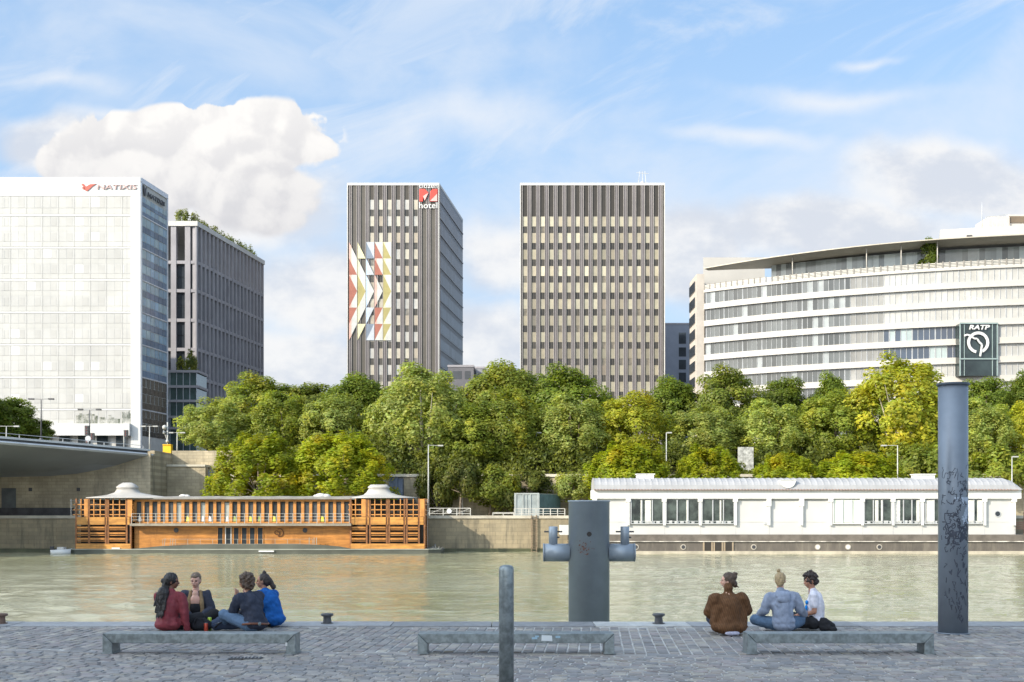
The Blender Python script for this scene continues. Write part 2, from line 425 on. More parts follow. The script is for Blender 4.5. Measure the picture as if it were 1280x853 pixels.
def stone(mb, x0, x1, y0, y1, g=.011, h=.0, rot=True):
    base = rng.choice([(.37, .36, .37), (.42, .41, .42), (.33, .33, .35), (.45, .42, .41), (.39, .36, .38), (.50, .48, .45), (.31, .32, .35)])
    k = rng.uniform(.58, .84); mb.col = (base[0] * k, base[1] * k * .935, base[2] * k * .84)
    g1 = g + rng.uniform(-.002, .005)
    x0 += g1; x1 -= g1; y0 += g1 * .8; y1 -= g1 * .8
    b = .009; zt = rng.uniform(-.004, .006) + h; tx = rng.uniform(-.004, .004); ty = rng.uniform(-.004, .004)
    j = lambda: rng.uniform(-.002, .002)
    lo = [(x0 + j(), y0 + j(), -.03), (x1 + j(), y0 + j(), -.03), (x1 + j(), y1 + j(), -.03), (x0 + j(), y1 + j(), -.03)]
    mid = [(p[0], p[1], zt - b * .8) for p in lo]
    hi = [(x0 + b, y0 + b, zt - tx - ty), (x1 - b, y0 + b, zt + tx - ty), (x1 - b, y1 - b, zt + tx + ty), (x0 + b, y1 - b, zt - tx + ty)]
    vv = lo + mid + hi
    if rot: vv = [(p[0] * ca - (p[1] - 15.2) * sa, p[0] * sa + (p[1] - 15.2) * ca + 15.2, p[2]) for p in vv]
    mb.add(vv, [(8, 9, 10, 11), (4, 5, 9, 8), (5, 6, 10, 9), (6, 7, 11, 10), (7, 4, 8, 11), (0, 1, 5, 4), (1, 2, 6, 5), (2, 3, 7, 6), (3, 0, 4, 7)])
# far field of setts: joints run away from the camera
def lim(x, y): return (x * sa + (y - 15.2) * ca + 15.2)
x = -17.0
while x < 17:
    w = .145
    y = 15.36 + rng.uniform(-.2, 0) - 0
    y = 15.36
    first = True
    while True:
        l = rng.uniform(.17, .21) if not first else rng.uniform(.12, .25)
        first = False
        yy = min(lim(x, y + l), lim(x + w, y + l))
        if yy > EDGE - .52: break
        stone(mb, x, x + w, y, y + l, g=.0095)
        y += l
    x += w
# drainage row
x = -17.0
while x < 17:
    l = rng.uniform(.30, .42); stone(mb, x, x + l, 15.13, 15.345, g=.008, h=-.006); x += l
# near field: rows run across the picture
y = 15.11; 
while y > 9.5:
    d = .135; x = -13 + rng.uniform(0, .2)
    while x < 13:
        l = rng.uniform(.15, .20); stone(mb, x, x + l, y - d, y, g=.009); x += l
    y -= d
mb.col = (1, 1, 1)
tag(mb.build('sett_paving', M_sett), 'grey granite setts of the quay', kind='structure')
# coping stones at the edge
mb = MB(); x = -40.0
while x < 40:
    l = rng.uniform(1.1, 1.7); k = rng.uniform(.8, 1.12)
    light = 2.0 < x + l / 2 < 3.4
    mb.col = (.33 * k, .33 * k, .335 * k) if not light else (.56, .55, .52)
    mb.box(x + .006, x + l - .006, EDGE - .5, EDGE + .27, -.4, .012 + rng.uniform(-.004, .004)); x += l
mb.col = (1, 1, 1)
tag(mb.build('quay_kerb', M_sett), kind='structure')

# ================================================================ far quay
Q0 = 135.0; PORT_Z = 1.35; STREET_Z = 8.8
M_quaystone = pbr('quay_masonry', (.33, .275, .18), rough=.85, var=.2, vs=.4, bump=.03, bs=3, patt=courses(1.25, .45, .022, .6, dirt=.95))
M_upstone = pbr('rampart_masonry', (.44, .375, .26), rough=.85, var=.2, vs=.3, bump=.03, bs=3, patt=courses(1.0, .38, .022, .6, dirt=.7))
M_soil = pbr('bank_soil', (.13, .11, .06), rough=.95, var=.4, vs=.5, col2=(.09, .10, .035))
M_port = pbr('port_surface', (.34, .31, .25), rough=.9, var=.2, vs=.3)
M_asph = pbr('street_asphalt', (.07, .07, .07), rough=.9)
mb = MB(); mb.box(-300, 300, Q0, Q0 + 1.0, WATER_Z - 3, PORT_Z - .3); mb.build('lower_quay_wall', M_quaystone)
o = bpy.data.objects['lower_quay_wall']; tag(o, 'weathered stone wall rising from the water below the far port', 'quay wall')
mb = MB(); mb.box(-300, 300, Q0 - .12, Q0 + 1.0, PORT_Z - .297, PORT_Z + .03); c = mb.build('coping', pbr('port_coping', (.46, .42, .34), rough=.8, var=.25, vs=.5)); c.parent = o
mb = MB(); mb.box(-300, 300, Q0 - .02, Q0, WATER_Z - 1, WATER_Z + .38)
c = mb.build('algae_band', pbr('wet_algae', (.07, .075, .035), rough=.4, var=.4, vs=.6)); c.parent = o
mb = MB(); mb.box(-300, 300, Q0 + 1.0, 160, PORT_Z - .8, PORT_Z); tag(mb.build('port_ground', M_port), kind='structure')
# rampart between port and street
XL = PX(262, 148)
mb = MB(); mb.box(XL, 300, 148, 149.2, PORT_Z, 6.1)
o = mesh_thing(mb, 'rampart_wall', M_upstone, (XL, 148, PORT_Z), 'sunlit cream masonry wall behind the trees of the port', 'wall')
mb = MB(); mb.box(XL, 300, 147.85, 149.3, 6.103, 6.45); mb.build('coping', pbr('rampart_coping', (.6, .55, .44), rough=.8, var=.2), o)
XA = -42.0
mb = MB(); mb.box(XA, XL - .01, 146, 147.4, PORT_Z, 7.3); 
o = mesh_thing(mb, 'rampart_wall', M_upstone, (XA, 146, PORT_Z), 'stepped stone wall beside the bridge, crossed by a slanting shadow', 'wall')
mb = MB(); mb.box(XA, XL - .01, 145.85, 148.2, 7.303, 7.55); mb.build('ledge', pbr('rampart_coping', (.6, .55, .44)), o)
mb = MB(); mb.box(XA, XL + 3, 148.2, 149, 7.0, 9.35); mb.build('parapet', M_upstone, o)
mb = MB(); mb.box(-300, XA - .01, 139.4, 141, PORT_Z, 8.6)
mb.box(XA - 1.0, XA + .02, 141, 149, PORT_Z, 9.0)
o = mesh_thing(mb, 'bridge_abutment', M_upstone, (XA, 140, PORT_Z), 'brown stone abutment in shade under the bridge', 'abutment')
mb = MB()
for (px, py) in ((38, 612), (98, 612)):
    x, y, z = P(px, py, 139.4); mb = MB(); mb.box(x - .2, x + .2, 139.36, 139.5, z - .2, z + .2); mb.build('drain_hole', M_dark, o)

mb = MB(); x0 = PX(2, 139.4); x1 = PX(20, 139.4); mb.box(x0, x1, 139.34, 139.5, PORT_Z, PORT_Z + 3.2)
mb.build('doorway', pbr('old_door', (.10, .11, .11), rough=.7, var=.3), o)
# slope and street behind
mb = MB()
mb.add([(XL, 149.2, 6.1), (300, 149.2, 6.1), (300, 158, STREET_Z), (XL, 158, STREET_Z)], [(0, 1, 2, 3)])
mb.add([(-300, 141, STREET_Z), (XA, 141, STREET_Z), (XA, 158, STREET_Z), (-300, 158, STREET_Z)], [(0, 1, 2, 3)])
mb.add([(XA, 148.6, STREET_Z), (XL, 148.6, STREET_Z), (XL, 158, STREET_Z), (XA, 158, STREET_Z)], [(0, 1, 2, 3)])
tag(mb.build('bank_ground', M_soil), kind='structure')
mb = MB(); mb.add([(-3000, 157.9, STREET_Z - .01), (3000, 157.9, STREET_Z - .01), (3000, 5000, STREET_Z - .01), (-3000, 5000, STREET_Z - .01)], [(0, 1, 2, 3)])
tag(mb.build('street', M_asph), kind='structure')
# boundary wall along the street in front of the bank
mb = MB(); mb.box(XL + 4, 300, 157.2, 157.6, STREET_Z - 2, STREET_Z + .9)
o = mesh_thing(mb, 'street_parapet', M_upstone, (0, 157.4, STREET_Z), 'low stone parapet between street and bank, behind the trees', 'parapet')

# ---- bridge: aerofoil deck leaving towards the near left bank
BD = Vector((-12, -14, 0)).normalized()
top_prof = [(-42.0, 8.25), (-41.75, 8.45), (-42.1, 8.62), (-42.5, 8.66), (-42.5, 8.82), (-42.2, 8.88), (-42.2, 9.1), (-42.6, 9.14), (-43.2, 9.0)]
bot = [(-43.5, 7.78), (-45.5, 7.15), (-47.5, 6.66), (-50, 6.2), (-53, 5.93), (-58, 5.8), (-68, 5.8), (-76, 6.1), (-84, 7.0), (-90, 8.3)]
prof = list(reversed(bot)) + top_prof + [(-60, 9.15), (-89.5, 9.1)]
M_bridge = pbr('bridge_paint', (.27, .275, .28), rough=.5, var=.18, vs=.12, patt=streaks(.35, .35, .35, (.25, .25, .25)))
M_bridge_l = pbr('bridge_nosing', (.5, .51, .52), rough=.45, var=.15, vs=.3)
mb = MB(); NS = 40; n = len(prof); vv = []
for i in range(NS + 1):
    k = i / NS * 200.0; kk = k / 18.44
    dz = .73 * kk * max(0, (1 - kk / 13)) if kk < 6.5 else .73 * 6.5 * .5
    vv += [(x + BD.x * k, 140 + BD.y * k, z + dz) for (x, z) in prof]
mb.v = vv; mb.smooth = True
nb = len(bot)
for i in range(NS):
    for j in range(n):
        a = i * n + j; b2 = i * n + (j + 1) % n
        mb.f.append((a, b2, b2 + n, a + n)); mb.c.append((1, 1, 1)); mb.sm.append(j < nb - 2)
        mb.mi.append(1 if j in (nb, nb + 1, nb + 5, nb + 6, nb + 7) else (2 if j in (nb + 3, nb + 4) else 0))
mb.f.append(tuple(range(n))); mb.f.append(tuple(range(NS * n, NS * n + n))[::-1]); mb.c += [(1, 1, 1)] * 2; mb.sm += [False] * 2; mb.mi += [0, 0]
bridge = mesh_thing(mb, 'road_bridge', [M_bridge, M_bridge_l, pbr('bridge_groove', (.12, .12, .125), rough=.7)], (-42, 140, 9), 'pale grey bridge with a wing shaped underside leaving the picture at left', 'bridge')
def bridge_pt(px_, back=1.2):
    """a spot on the deck seen at px_"""
    t = (640 - px_) / FPX
    k = (t * 140 + (XA - back)) / (-BD.x - t * BD.y)
    x = XA - back + BD.x * k; y = 140 + BD.y * k; kk = k / 18.44
    return (x, y, 9.12 + .73 * kk * (1 - kk / 13))
mb = MB()
for i in range(0, 21):
    k = i * 5.0; kk = k / 18.44; dz = .73 * kk * (1 - kk / 13); kn = (k + 5) / 18.44; dn = .73 * kn * (1 - kn / 13)
    a = (XA - 1.05 + BD.x * k, 140 + BD.y * k, 9.1 + dz + .42); b_ = (XA - 1.05 + BD.x * (k + 5), 140 + BD.y * (k + 5), 9.1 + dn + .42)
    mb.bar(a, b_, .05, .05)
    mb.bar((a[0], a[1], a[2] - .5), a, .05, .05)
mb.build('handrail', M_bridge_l, bridge)

# ================================================================ unseen building added behind the camera (left bank), sized to shade the quay
M_lime = pbr('limestone', (.5, .46, .38), rough=.8, var=.15, patt=courses(1.2, .5, .03, .5, dirt=.3))
bb = empty('shade_building', (-50, -22, 0), 'unseen stone block behind the viewer, added to shade the near quay', 'building')
mb = MB(); mb.box(-128, -38, -60, -22, 0, 47); mb.build('wall', M_lime, bb)
mb = MB(); mb.prism([(-60.5, 47.02), (-21.5, 47.02), (-24, 49), (-58, 49)], lambda u, v, d: (d, u, v), -128.5, -37.5); mb.build('roof', pbr('zinc_roof', (.3, .32, .35), rough=.4, metal=.4), bb)
wins = [(-125 + 4.6 * i, 3 + 3.6 * j) for j in range(12) for i in range(18)]
random.Random(1).shuffle(wins)
many(bb, 'window', M_glass, wins, lambda m_, it: m_.box(it[0], it[0] + 1.5, -21.97, -22.1, it[1], it[1] + 2.2), 60)
# ================================================================ white glass office block (left)
def item_rng(*a): return random.Random(hash(tuple(round(q * 100) for q in a)) & 0xffff)
NX, NY = -58.8, 190.0; NT_ = PZ(222, NY)
rowz = [PZ(p, NY) for p in (243, 268.3, 308.8, 349, 389.6, 430, 470.7, 511, 545)]
nat = empty('glass_office_block', (NX, NY, STREET_Z), 'white glass office block rising behind the bridge, tallest building at left', 'office building')
F = Frame(NX, NY, -1, 0, flip=True)       # u runs left along the front; n points to the camera
G = Frame(NX, NY, 1.3, 10.3)              # side, u runs away
M_natw = pbr('white_cladding', (.60, .60, .585), rough=.35, var=.04, vs=.2)
M_screen = pbr('white_screen_glass', (1, 1, 1), rough=.3, var=.10, vs=.22, tint=True, spec=.5, coat=.3)
mb = MB()
mb.add([(NX, NY + .3, STREET_Z), (NX + 1.2, NY + 10.2, STREET_Z), (NX - 60, NY + 10.2, STREET_Z), (NX - 60, NY + .3, STREET_Z),
        (NX, NY + .3, NT_ - .6), (NX + 1.2, NY + 10.2, NT_ - .6), (NX - 60, NY + 10.2, NT_ - .6), (NX - 60, NY + .3, NT_ - .6)], MB.BF)
mb.build('structure_core', pbr('core_pale', (.5, .49, .46)), nat)
mb = MB(); mb.fbox(F, -.0, 1.5, STREET_Z, NT_, -.35, .12); mb.build('corner_pier', M_natw, nat)
mb = MB(); mb.fbox(F, 1.5, 60, rowz[0], NT_, -.35, .1); mb.build('parapet', M_natw, nat)
mb = MB(); mb.fbox(F, 1.5, 60, PZ(545, NY) , PZ(530, NY), -.3, .9); mb.build('canopy', M_natw, nat)
nb_ = 0
cols = [1.5, 2.9] ; u = 2.9
while u < 24: u += 2.53; cols.append(u)
cols2 = cols
for i in range(1, 9):
    zt = rowz[i - 1]; zb = rowz[i]
    if i == 8: zt, zb = rowz[7], PZ(530, NY)
    mb = MB(); mb.fbox(F, 1.5, 60, zt - .28, zt, -.3, .07); mb.build('floor_band', M_natw, nat)
    for j in range(len(cols) - 1):
        r = random.Random(i * 31 + j * 7); mb = MB()
        u0, u1 = cols[j], cols[j + 1]
        nsub = 2 if zt - zb > 4 else 1
        for q in range(nsub):
            z1 = zt - .3 - q * (zt - zb - .3) / nsub; z0 = z1 - (zt - zb - .3) / nsub + .06
            g = r.uniform(.43, .475); k = r.random()
            base = (g, g * .985, g * .94)
            # storey: lighter sill band, blind and glass zone
            hz = (z1 - z0)
            mb.col = base; mb.fbox(F, u0 + .01, u1 - .01, z0 + hz * .34, z1 + .06, -.25, 0); mb.col = (g * .93, g * .92, g * .885); mb.fbox(F, u1 - .07, u1 - .012, z0, z1, 0, .02)
            g2 = g + .02; mb.col = (g2 * .97, g2 * .955, g2 * .90); mb.fbox(F, u0 + .01, u1 - .08, z0, z0 + hz * .33, -.25, .01)
            w = .62 if r.random() < .6 else .8
            g3 = g - r.uniform(.01, .035); mb.col = (g3, g3 * .98, g3 * .93)
            if j > 0: mb.fbox(F, u0 + .3, u0 + .3 + w * 1.3, z0 + hz * .36, z1 - .2, 0, .012)
            mb.col = (g * .95, g * .94, g * .91); mb.fbox(F, (u0 + u1) / 2 - .03, (u0 + u1) / 2 + .03, z0, z1, 0, .016)
            if r.random() < .10: mb.col = (.62, .62, .61); mb.fbox(F, u0 + 1.1, u1 - .15, z0 + hz * .4, z1 - .15, .0, .02)
            if j in (len(cols) - 3,) : mb.col = (.36, .36, .35); mb.fbox(F, u0 + .9, u0 + 1.02, z0 + hz * .35, z1 - .3, 0, .02)
        mb.build('facade_panel', M_screen, nat)
    if True:
        mb = MB(); mb.col = (.52, .51, .48); mb.fbox(F, cols[-1] + .05, 60, zb, zt - .3, -.25, 0); mb.build('facade_panel', M_screen, nat)
# dark glass at the facade foot, mirrored trees painted in as pale and dark mottling
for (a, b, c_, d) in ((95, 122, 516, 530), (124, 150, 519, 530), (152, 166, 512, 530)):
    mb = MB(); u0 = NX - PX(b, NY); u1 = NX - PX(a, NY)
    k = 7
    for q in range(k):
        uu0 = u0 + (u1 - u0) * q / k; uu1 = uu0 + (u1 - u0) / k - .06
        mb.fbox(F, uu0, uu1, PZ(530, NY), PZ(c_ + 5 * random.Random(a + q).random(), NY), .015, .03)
    mb.build('ground_window', pbr('painted_reflection_glass', (.06, .075, .045), rough=.15, var=.2, vs=1.1, detail=8, col2=(.50, .49, .46)), nat)
mb = MB()
for q in range(12):
    mb.fbox(F, 2.2 + q * 3, 3.9 + q * 3, STREET_Z, PZ(545, NY), .02, .06)
mb.build('entrance_glazing', M_glass, nat)
# side: 7 columns of glazing
side_h = NT_ - .6
mb = MB(); mb.fbox(G, 0, 10.4, side_h - .2, NT_, -.3, .12); mb.fbox(G, 0, .35, STREET_Z, side_h, -.3, .12); mb.fbox(G, 10.05, 10.4, STREET_Z, side_h, -.3, .12)
for z in rowz[1:8]: mb.fbox(G, .35, 10.05, z - .18, z, -.3, .1)
mb.build('side_frame', pbr('aluminium', (.6, .62, .66), rough=.35, metal=.3), nat)
its = []
for i in range(1, 9):
    zt = rowz[i - 1] - .2; zb = rowz[i]
    for q in range(2):
        z1 = zt - q * (zt - zb) / 2; z0 = z1 - (zt - zb) / 2
        for j in range(6): its.append((i, q, j, z0, z1))
def dr(m_, it):
    i, q, j, z0, z1 = it; r = random.Random(i * 100 + q * 10 + j); w = 9.7 / 6
    low = i >= 7  # lower panes coloured dark: reflection of dark buildings painted into the glass
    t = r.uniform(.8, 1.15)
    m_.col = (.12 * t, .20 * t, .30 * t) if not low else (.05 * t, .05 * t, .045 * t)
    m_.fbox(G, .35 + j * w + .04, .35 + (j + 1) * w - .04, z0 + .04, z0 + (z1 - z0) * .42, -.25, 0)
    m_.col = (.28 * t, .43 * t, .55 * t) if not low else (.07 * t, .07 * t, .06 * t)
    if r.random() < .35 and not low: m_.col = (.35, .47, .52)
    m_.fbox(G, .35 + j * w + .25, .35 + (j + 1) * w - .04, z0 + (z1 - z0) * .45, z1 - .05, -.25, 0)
many(nat, 'window', M_glass_t, its, dr)
M_let = pbr('bronze_letter', (.42, .30, .28), rough=.35, metal=.3)
M_letr = pbr('red_brown_letter', (.45, .10, .07), rough=.4)
text_part('NATIXIS', 1.05, .12, M_let, nat, (PX(122, NY), NY - .2, PZ(237.2, NY)), (1, 0), 'sign_letters', width=6.3, bold=.012, shear=.1, label='bronze sign letters on the bright front')
mb = MB(); mp = lambda u, v, d: (PX(u, NY), NY - .12 - d, PZ(v, NY))
mb.prism([(102, 230.4), (104.5, 230.2), (108, 234), (113, 231), (121, 230.4), (116.5, 233.2), (110, 239.2), (107.8, 239.2)][::-1], mp, 0, .1)
mb.prism([(102.5, 234.8), (106, 234.6), (107.2, 238.2), (104, 237)][::-1], mp, 0, .1)
mb.build('sign_emblem', M_letr, nat)
text_part('NATIXIS', 1.05, .12, M_dark, nat, G.p(2.1, .25, PZ(241.5, NY)), G.u, 'sign_letters', width=6.6, bold=.02, shear=.1, label='dark sign letters on the shaded side')
mb = MB(); zz = PZ(236, NY)
mb.prism([(.5, .7), (.9, .7), (1.2, .2), (1.9, .8), (1.3, -.9), (1.0, -.9)], lambda u, v, d: G.p(u, .12 + d, zz + v), 0, .1)
mb.build('sign_emblem', M_dark, nat)

# ================================================================ grey colonnade office building
GX, GY = PX(246, 225), 225.0; GT = PZ(277, GY)
gb = empty('colonnade_building', (GX, GY, STREET_Z), 'grey concrete office building with a pillared top storey and planted roof', 'office building')
M_gcon = pbr('grey_concrete', (.31, .295, .31), rough=.7, var=.12, vs=.3)
A = Frame(GX, GY, -1, 0, flip=True); B = Frame(GX, GY, 5.2, 35)
gz = [PZ(p, GY) for p in (277, 327, 362.6, 399.5, 436, 472, 508, 545, 590)]
mb = MB()
mb.add([(GX - .5, GY + .9, STREET_Z), (GX + 4.6, GY + 34.8, STREET_Z), (GX - 30, GY + 34.8, STREET_Z), (GX - 30, GY + .9, STREET_Z),
        (GX - .5, GY + .9, gz[1] - .3), (GX + 4.6, GY + 34.8, gz[1] - .3), (GX - 30, GY + 34.8, gz[1] - .3), (GX - 30, GY + .9, gz[1] - .3)], MB.BF)
mb.build('structure_core', pbr('grey_core', (.10, .10, .11), rough=.6), gb)
mb = MB()
for z in gz[1:]: mb.fbox(B, 0, 35.4, z - .45, z + .15, -.8, .05); mb.fbox(A, 0, 30, z - .45, z + .15, -.8, .05)
mb.build('floor_band', M_gcon, gb)
mb = MB()
for k in range(19):
    u = k * 35.4 / 18 - .22; mb.fbox(B, max(u, 0), min(u + .62, 35.4), STREET_Z, GT - .9, -.85, .12)
for k in range(8):
    u = [0, 1.2, 3.85, 6.5, 9.15, 11.8, 14.45, 17.1][k]; mb.fbox(A, u + (.0 if k else .01), u + (1.0 if k else .3), STREET_Z, GT - .9, -.85, .12)
mb.build('pillar_grid', M_gcon, gb)
mb = MB()
mb.add([(GX + .2, GY - .3, GT - .9), (GX + 5.5, GY + 35.3, GT - .9), (GX - 30, GY + 35.3, GT - .9), (GX - 30, GY - .3, GT - .9),
        (GX + .2, GY - .3, GT), (GX + 5.5, GY + 35.3, GT), (GX - 30, GY + 35.3, GT), (GX - 30, GY - .3, GT)], MB.BF)
mb.build('roof_slab', pbr('pale_concrete', (.55, .53, .5), rough=.7), gb)
its = [(z1, z0, k) for (z1, z0) in zip(gz[1:], gz[2:]) for k in range(18)]
def dr(m_, it):
    z1, z0, k = it; u = k * 35.4 / 18
    m_.col = random.Random(k * 9 + int(z0)).choice([(.16, .16, .18), (.2, .2, .22), (.12, .12, .14)])
    m_.fbox(B, u + .45, u + 1.7, z0 + .2, z1 - .5, -.7, -.42)
many(gb, 'window', M_glass_t, its, dr, 90)
for (z1, z0) in zip(gz[1:], gz[2:]):
    for k in range(4):
        mb = MB(); u = [.02, 1.0, 3.65, 6.3][k]; sg = .45 if k == 0 else 1.65
        for q in range(2):
            for s_ in range(2):
                h = (z1 - z0 - .7) / 2; w = sg / 2
                mb.fbox(A, u + (.33 if k == 0 else 1.25) + s_ * w, u + (.30 if k == 0 else 1.2) + (s_ + 1) * w, z0 + .2 + q * h, z0 + .1 + (q + 1) * h, -.7, -.5)
        mb.build('window', M_glass, gb)
# green glass base volume with white bands
mb = MB()
bx0, bx1 = PX(205, 217), PX(246, 217)
mb.box(bx0 - 12, bx1, 217, 224, STREET_Z, PZ(463, 217)); b_ = mb.build('podium_glass', pbr('green_glass', (.05, .085, .08), rough=.08, var=.4, vs=.5, spec=.7), gb)
mb = MB()
for p in (463, 482, 500, 520, 534): mb.box(bx0 - 12, bx1 + .3, 216.7, 224, PZ(p, 217) - .45, PZ(p, 217))
mb.build('podium_band', M_gcon, gb)
mb = MB()
for q in range(16): mb.box(bx1 - 1.2 * q - .08, bx1 - 1.2 * q, 216.9, 217.02, STREET_Z, PZ(463, 217) - .46)
mb.build('podium_mullion', pbr('aluminium', (.6, .62, .66)), gb)
mb = MB()
for q in range(6): mb.box(GX - 4 + q * .03, GX - 3.2 + q * .03, GY + 2 + q * 5, GY + 2.6 + q * 5, GT, GT + .6 + .5 * (q % 3))
for q in range(5): B_u = 6 + q * 5.3; mb.fbox(B, B_u, B_u + .5, GT, GT + 1.3 + .6 * (q % 2), -3, -2.4)
mb.build('roof_vent', M_lampgrey, gb)

# ================================================================ the two striped towers
M_rib = pbr('ribbed_cladding', (1, 1, 1), rough=.6, var=.12, vs=.25, tint=True)
M_win = pbr('bronze_window', (1, 1, 1), rough=.25, var=.3, vs=1.5, tint=True, spec=.5)
def ribs(m_, F, u0, u1, z0, z1, pitch, start):
    """folded vertical cladding: pale edge fin, mauve groove, brown web"""
    u = start
    while u < u1 - .01:
        for (a, b, d, c) in ((0, .10, .20, (.31, .285, .27)), (.10, .22, .06, (.115, .10, .10)), (.22, .46, .14, (.205, .185, .185)), (.46, .58, .06, (.115, .10, .10)), (.58, .70, .20, (.31, .285, .27))):
            a *= K; b *= K
            if u + a >= u0 - .01 and u + b <= u1 + .01:
                m_.col = c; m_.fbox(F, u + a, u + b, z0, z1, -.1, d)
        u += pitch
TY = 238.0; K = TY / 210.0; TT = PZ(229, TY); pitch = 20.65 / FPX * TY; bay = 10.92 / FPX * TY
t2 = empty('striped_tower', (PX(650, TY), TY, STREET_Z), 'wide striped tower block with cream panels across its whole front', 'tower block')
ux = PX(650, TY); wT = PX(831, TY) - ux
F2 = Frame(ux + wT, TY, -1, 0, flip=True)
F2 = Frame(ux, TY, 1, 0)
def tower_core(root, x0, x1, side=(3.5, 29.2)):
    mb = MB(); mb.add([(x0 + .1, TY + .12, STREET_Z), (x1 - .1, TY + .12, STREET_Z), (x1 + side[0] - .1, TY + side[1], STREET_Z), (x0 + side[0], TY + side[1], STREET_Z),
            (x0 + .1, TY + .12, TT - .5), (x1 - .1, TY + .12, TT - .5), (x1 + side[0] - .1, TY + side[1], TT - .5), (x0 + side[0], TY + side[1], TT - .5)], MB.BF)
    mb.build('structure_core', pbr('brown_core', (.14, .12, .10)), root)
    mb = MB(); e = .2
    mb.add([(x0 - .02, TY - e, TT - .5), (x1 + .02, TY - e, TT - .5), (x1 + side[0] + .02, TY + side[1] + e, TT - .5), (x0 + side[0] - .02, TY + side[1] + e, TT - .5),
            (x0 - .02, TY - e, TT), (x1 + .02, TY - e, TT), (x1 + side[0] + .02, TY + side[1] + e, TT), (x0 + side[0] - .02, TY + side[1] + e, TT)], MB.BF)
    mb.build('roof_edge', M_white, root)
    mb = MB(); mb.box(x0 - .02, x0 + .16, TY - .25, TY + .1, STREET_Z, TT - .5); mb.box(x1 - .16, x1 + .02, TY - .25, TY + .1, STREET_Z, TT - .5)
    mb.build('corner_trim', M_white, root)
tower_core(t2, ux, ux + wT)
mb = MB(); off = .56 * K
ribs(mb, F2, .25, wT - .2, STREET_Z, TT - .5, bay, off - .82 * K)
mb.col = (1, 1, 1); mb.build('ribbed_cladding', M_rib, t2)
zP = PZ(271, TY)
cream = [(.50, .445, .32), (.43, .38, .28), (.47, .43, .32), (.54, .50, .37), (.33, .30, .24), (.43, .36, .28)]
mb = MB(); wins = []
for b_ in range(16):
    u = off + b_ * bay - .02
    mb.col = (.035, .03, .024); mb.fbox(F2, u, u + .74 * K, zP, TT - .5, -.1, .03)
    for r_ in range(14):
        z1 = zP - r_ * pitch; zw = z1 - 1.72 * K; zb = z1 - pitch
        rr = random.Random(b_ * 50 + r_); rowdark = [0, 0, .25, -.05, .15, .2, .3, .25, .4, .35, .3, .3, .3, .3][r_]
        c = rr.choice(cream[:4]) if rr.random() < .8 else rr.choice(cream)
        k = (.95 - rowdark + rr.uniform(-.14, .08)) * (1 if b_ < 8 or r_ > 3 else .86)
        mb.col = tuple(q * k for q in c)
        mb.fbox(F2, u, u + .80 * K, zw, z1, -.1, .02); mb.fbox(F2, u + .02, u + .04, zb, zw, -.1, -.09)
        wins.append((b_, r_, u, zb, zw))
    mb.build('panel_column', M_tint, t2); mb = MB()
def dr(m_, it):
    b_, r_, u, zb, zw = it; rr_ = random.Random(b_ + r_ * 77); k = rr_.uniform(.5, 1.2) if rr_.random() < .85 else 3.5
    m_.col = (.055 * k, .048 * k, .036 * k); m_.fbox(F2, u, u + .80 * K, zb + .02, zw - .02, -.1, -.04)
    m_.col = (.13, .11, .09); m_.fbox(F2, u + .37, u + .42, zb + .02, zw - .02, -.04, -.01)
wins.sort(key=lambda w: w[1])
many(t2, 'window', M_win, wins, dr)
mb = MB()
x, y, z = P(803, 226, TY + 3)
for dx in (-.9, 0, .8): mb.bar((x + dx, y, TT), (x + dx * .6, y, TT + 3.2), .11, .11)
mb.bar((x - 1.2, y, TT + 2.9), (x + 1.2, y, TT + 2.7), .10, .10); mb.ball((x, y, TT + .7), .5)
mb.build('roof_antenna', M_lampgrey, t2)

t1 = empty('striped_tower', (PX(434, TY), TY, STREET_Z), 'striped tower block with a big coloured arrow mural on its front', 'tower block')
ux1 = PX(434, TY); wT1 = PX(549, TY) - ux1
tower_core(t1, ux1, ux1 + wT1)
F1 = Frame(ux1, TY, 1, 0)
off1 = PX(462.3, TY) - ux1 + .03
mb = MB()
ribs(mb, F1, .25, wT1 - .2, STREET_Z, TT - .5, bay, off1 - .82 * K - 2 * bay)
mb.col = (1, 1, 1); mb.build('ribbed_cladding', M_rib, t1)
mb = MB(); wins = []
for b_ in list(range(-2, 0)) + list(range(6, 8)):
    u = off1 + b_ * bay; mb.col = (.10, .09, .075); mb.fbox(F1, max(u, .3), min(u + .80 * K, wT1 - .3), STREET_Z, TT - .5, -.1, .03)
zP1 = PZ(250, TY)
for b_ in range(6):
    u = off1 + b_ * bay
    mb.col = (.06, .052, .042); mb.fbox(F1, u, u + .80 * K, zP1, TT - .5, -.1, .03)
    for r_ in range(15):
        z1 = zP1 - r_ * pitch; zw = z1 - 1.72 * K; zb = z1 - pitch
        rr = random.Random(b_ * 51 + r_); c = rr.choice([(.46, .42, .34), (.48, .45, .37), (.38, .33, .26), (.43, .42, .39)])
        k = rr.uniform(.9, 1.08); mb.col = tuple(q * k for q in c); mb.fbox(F1, u, u + .80 * K, zw, z1, -.1, .02); mb.fbox(F1, u + .02, u + .04, zb, zw, -.1, -.09)
        wins.append((b_, r_, u, zb, zw))
    mb.build('panel_column', M_tint, t1); mb = MB()
def dr(m_, it):
    b_, r_, u, zb, zw = it; rr_ = random.Random(b_ + r_ * 77); k = rr_.uniform(.5, 1.2) if rr_.random() < .85 else 3.2
    m_.col = (.075 * k, .07 * k, .06 * k); m_.fbox(F1, u, u + .80 * K, zb + .02, zw - .02, -.1, -.04)
    m_.col = (.13, .11, .09); m_.fbox(F1, u + .37, u + .42, zb + .02, zw - .02, -.04, -.01)
many(t1, 'window', M_win, wins, dr)
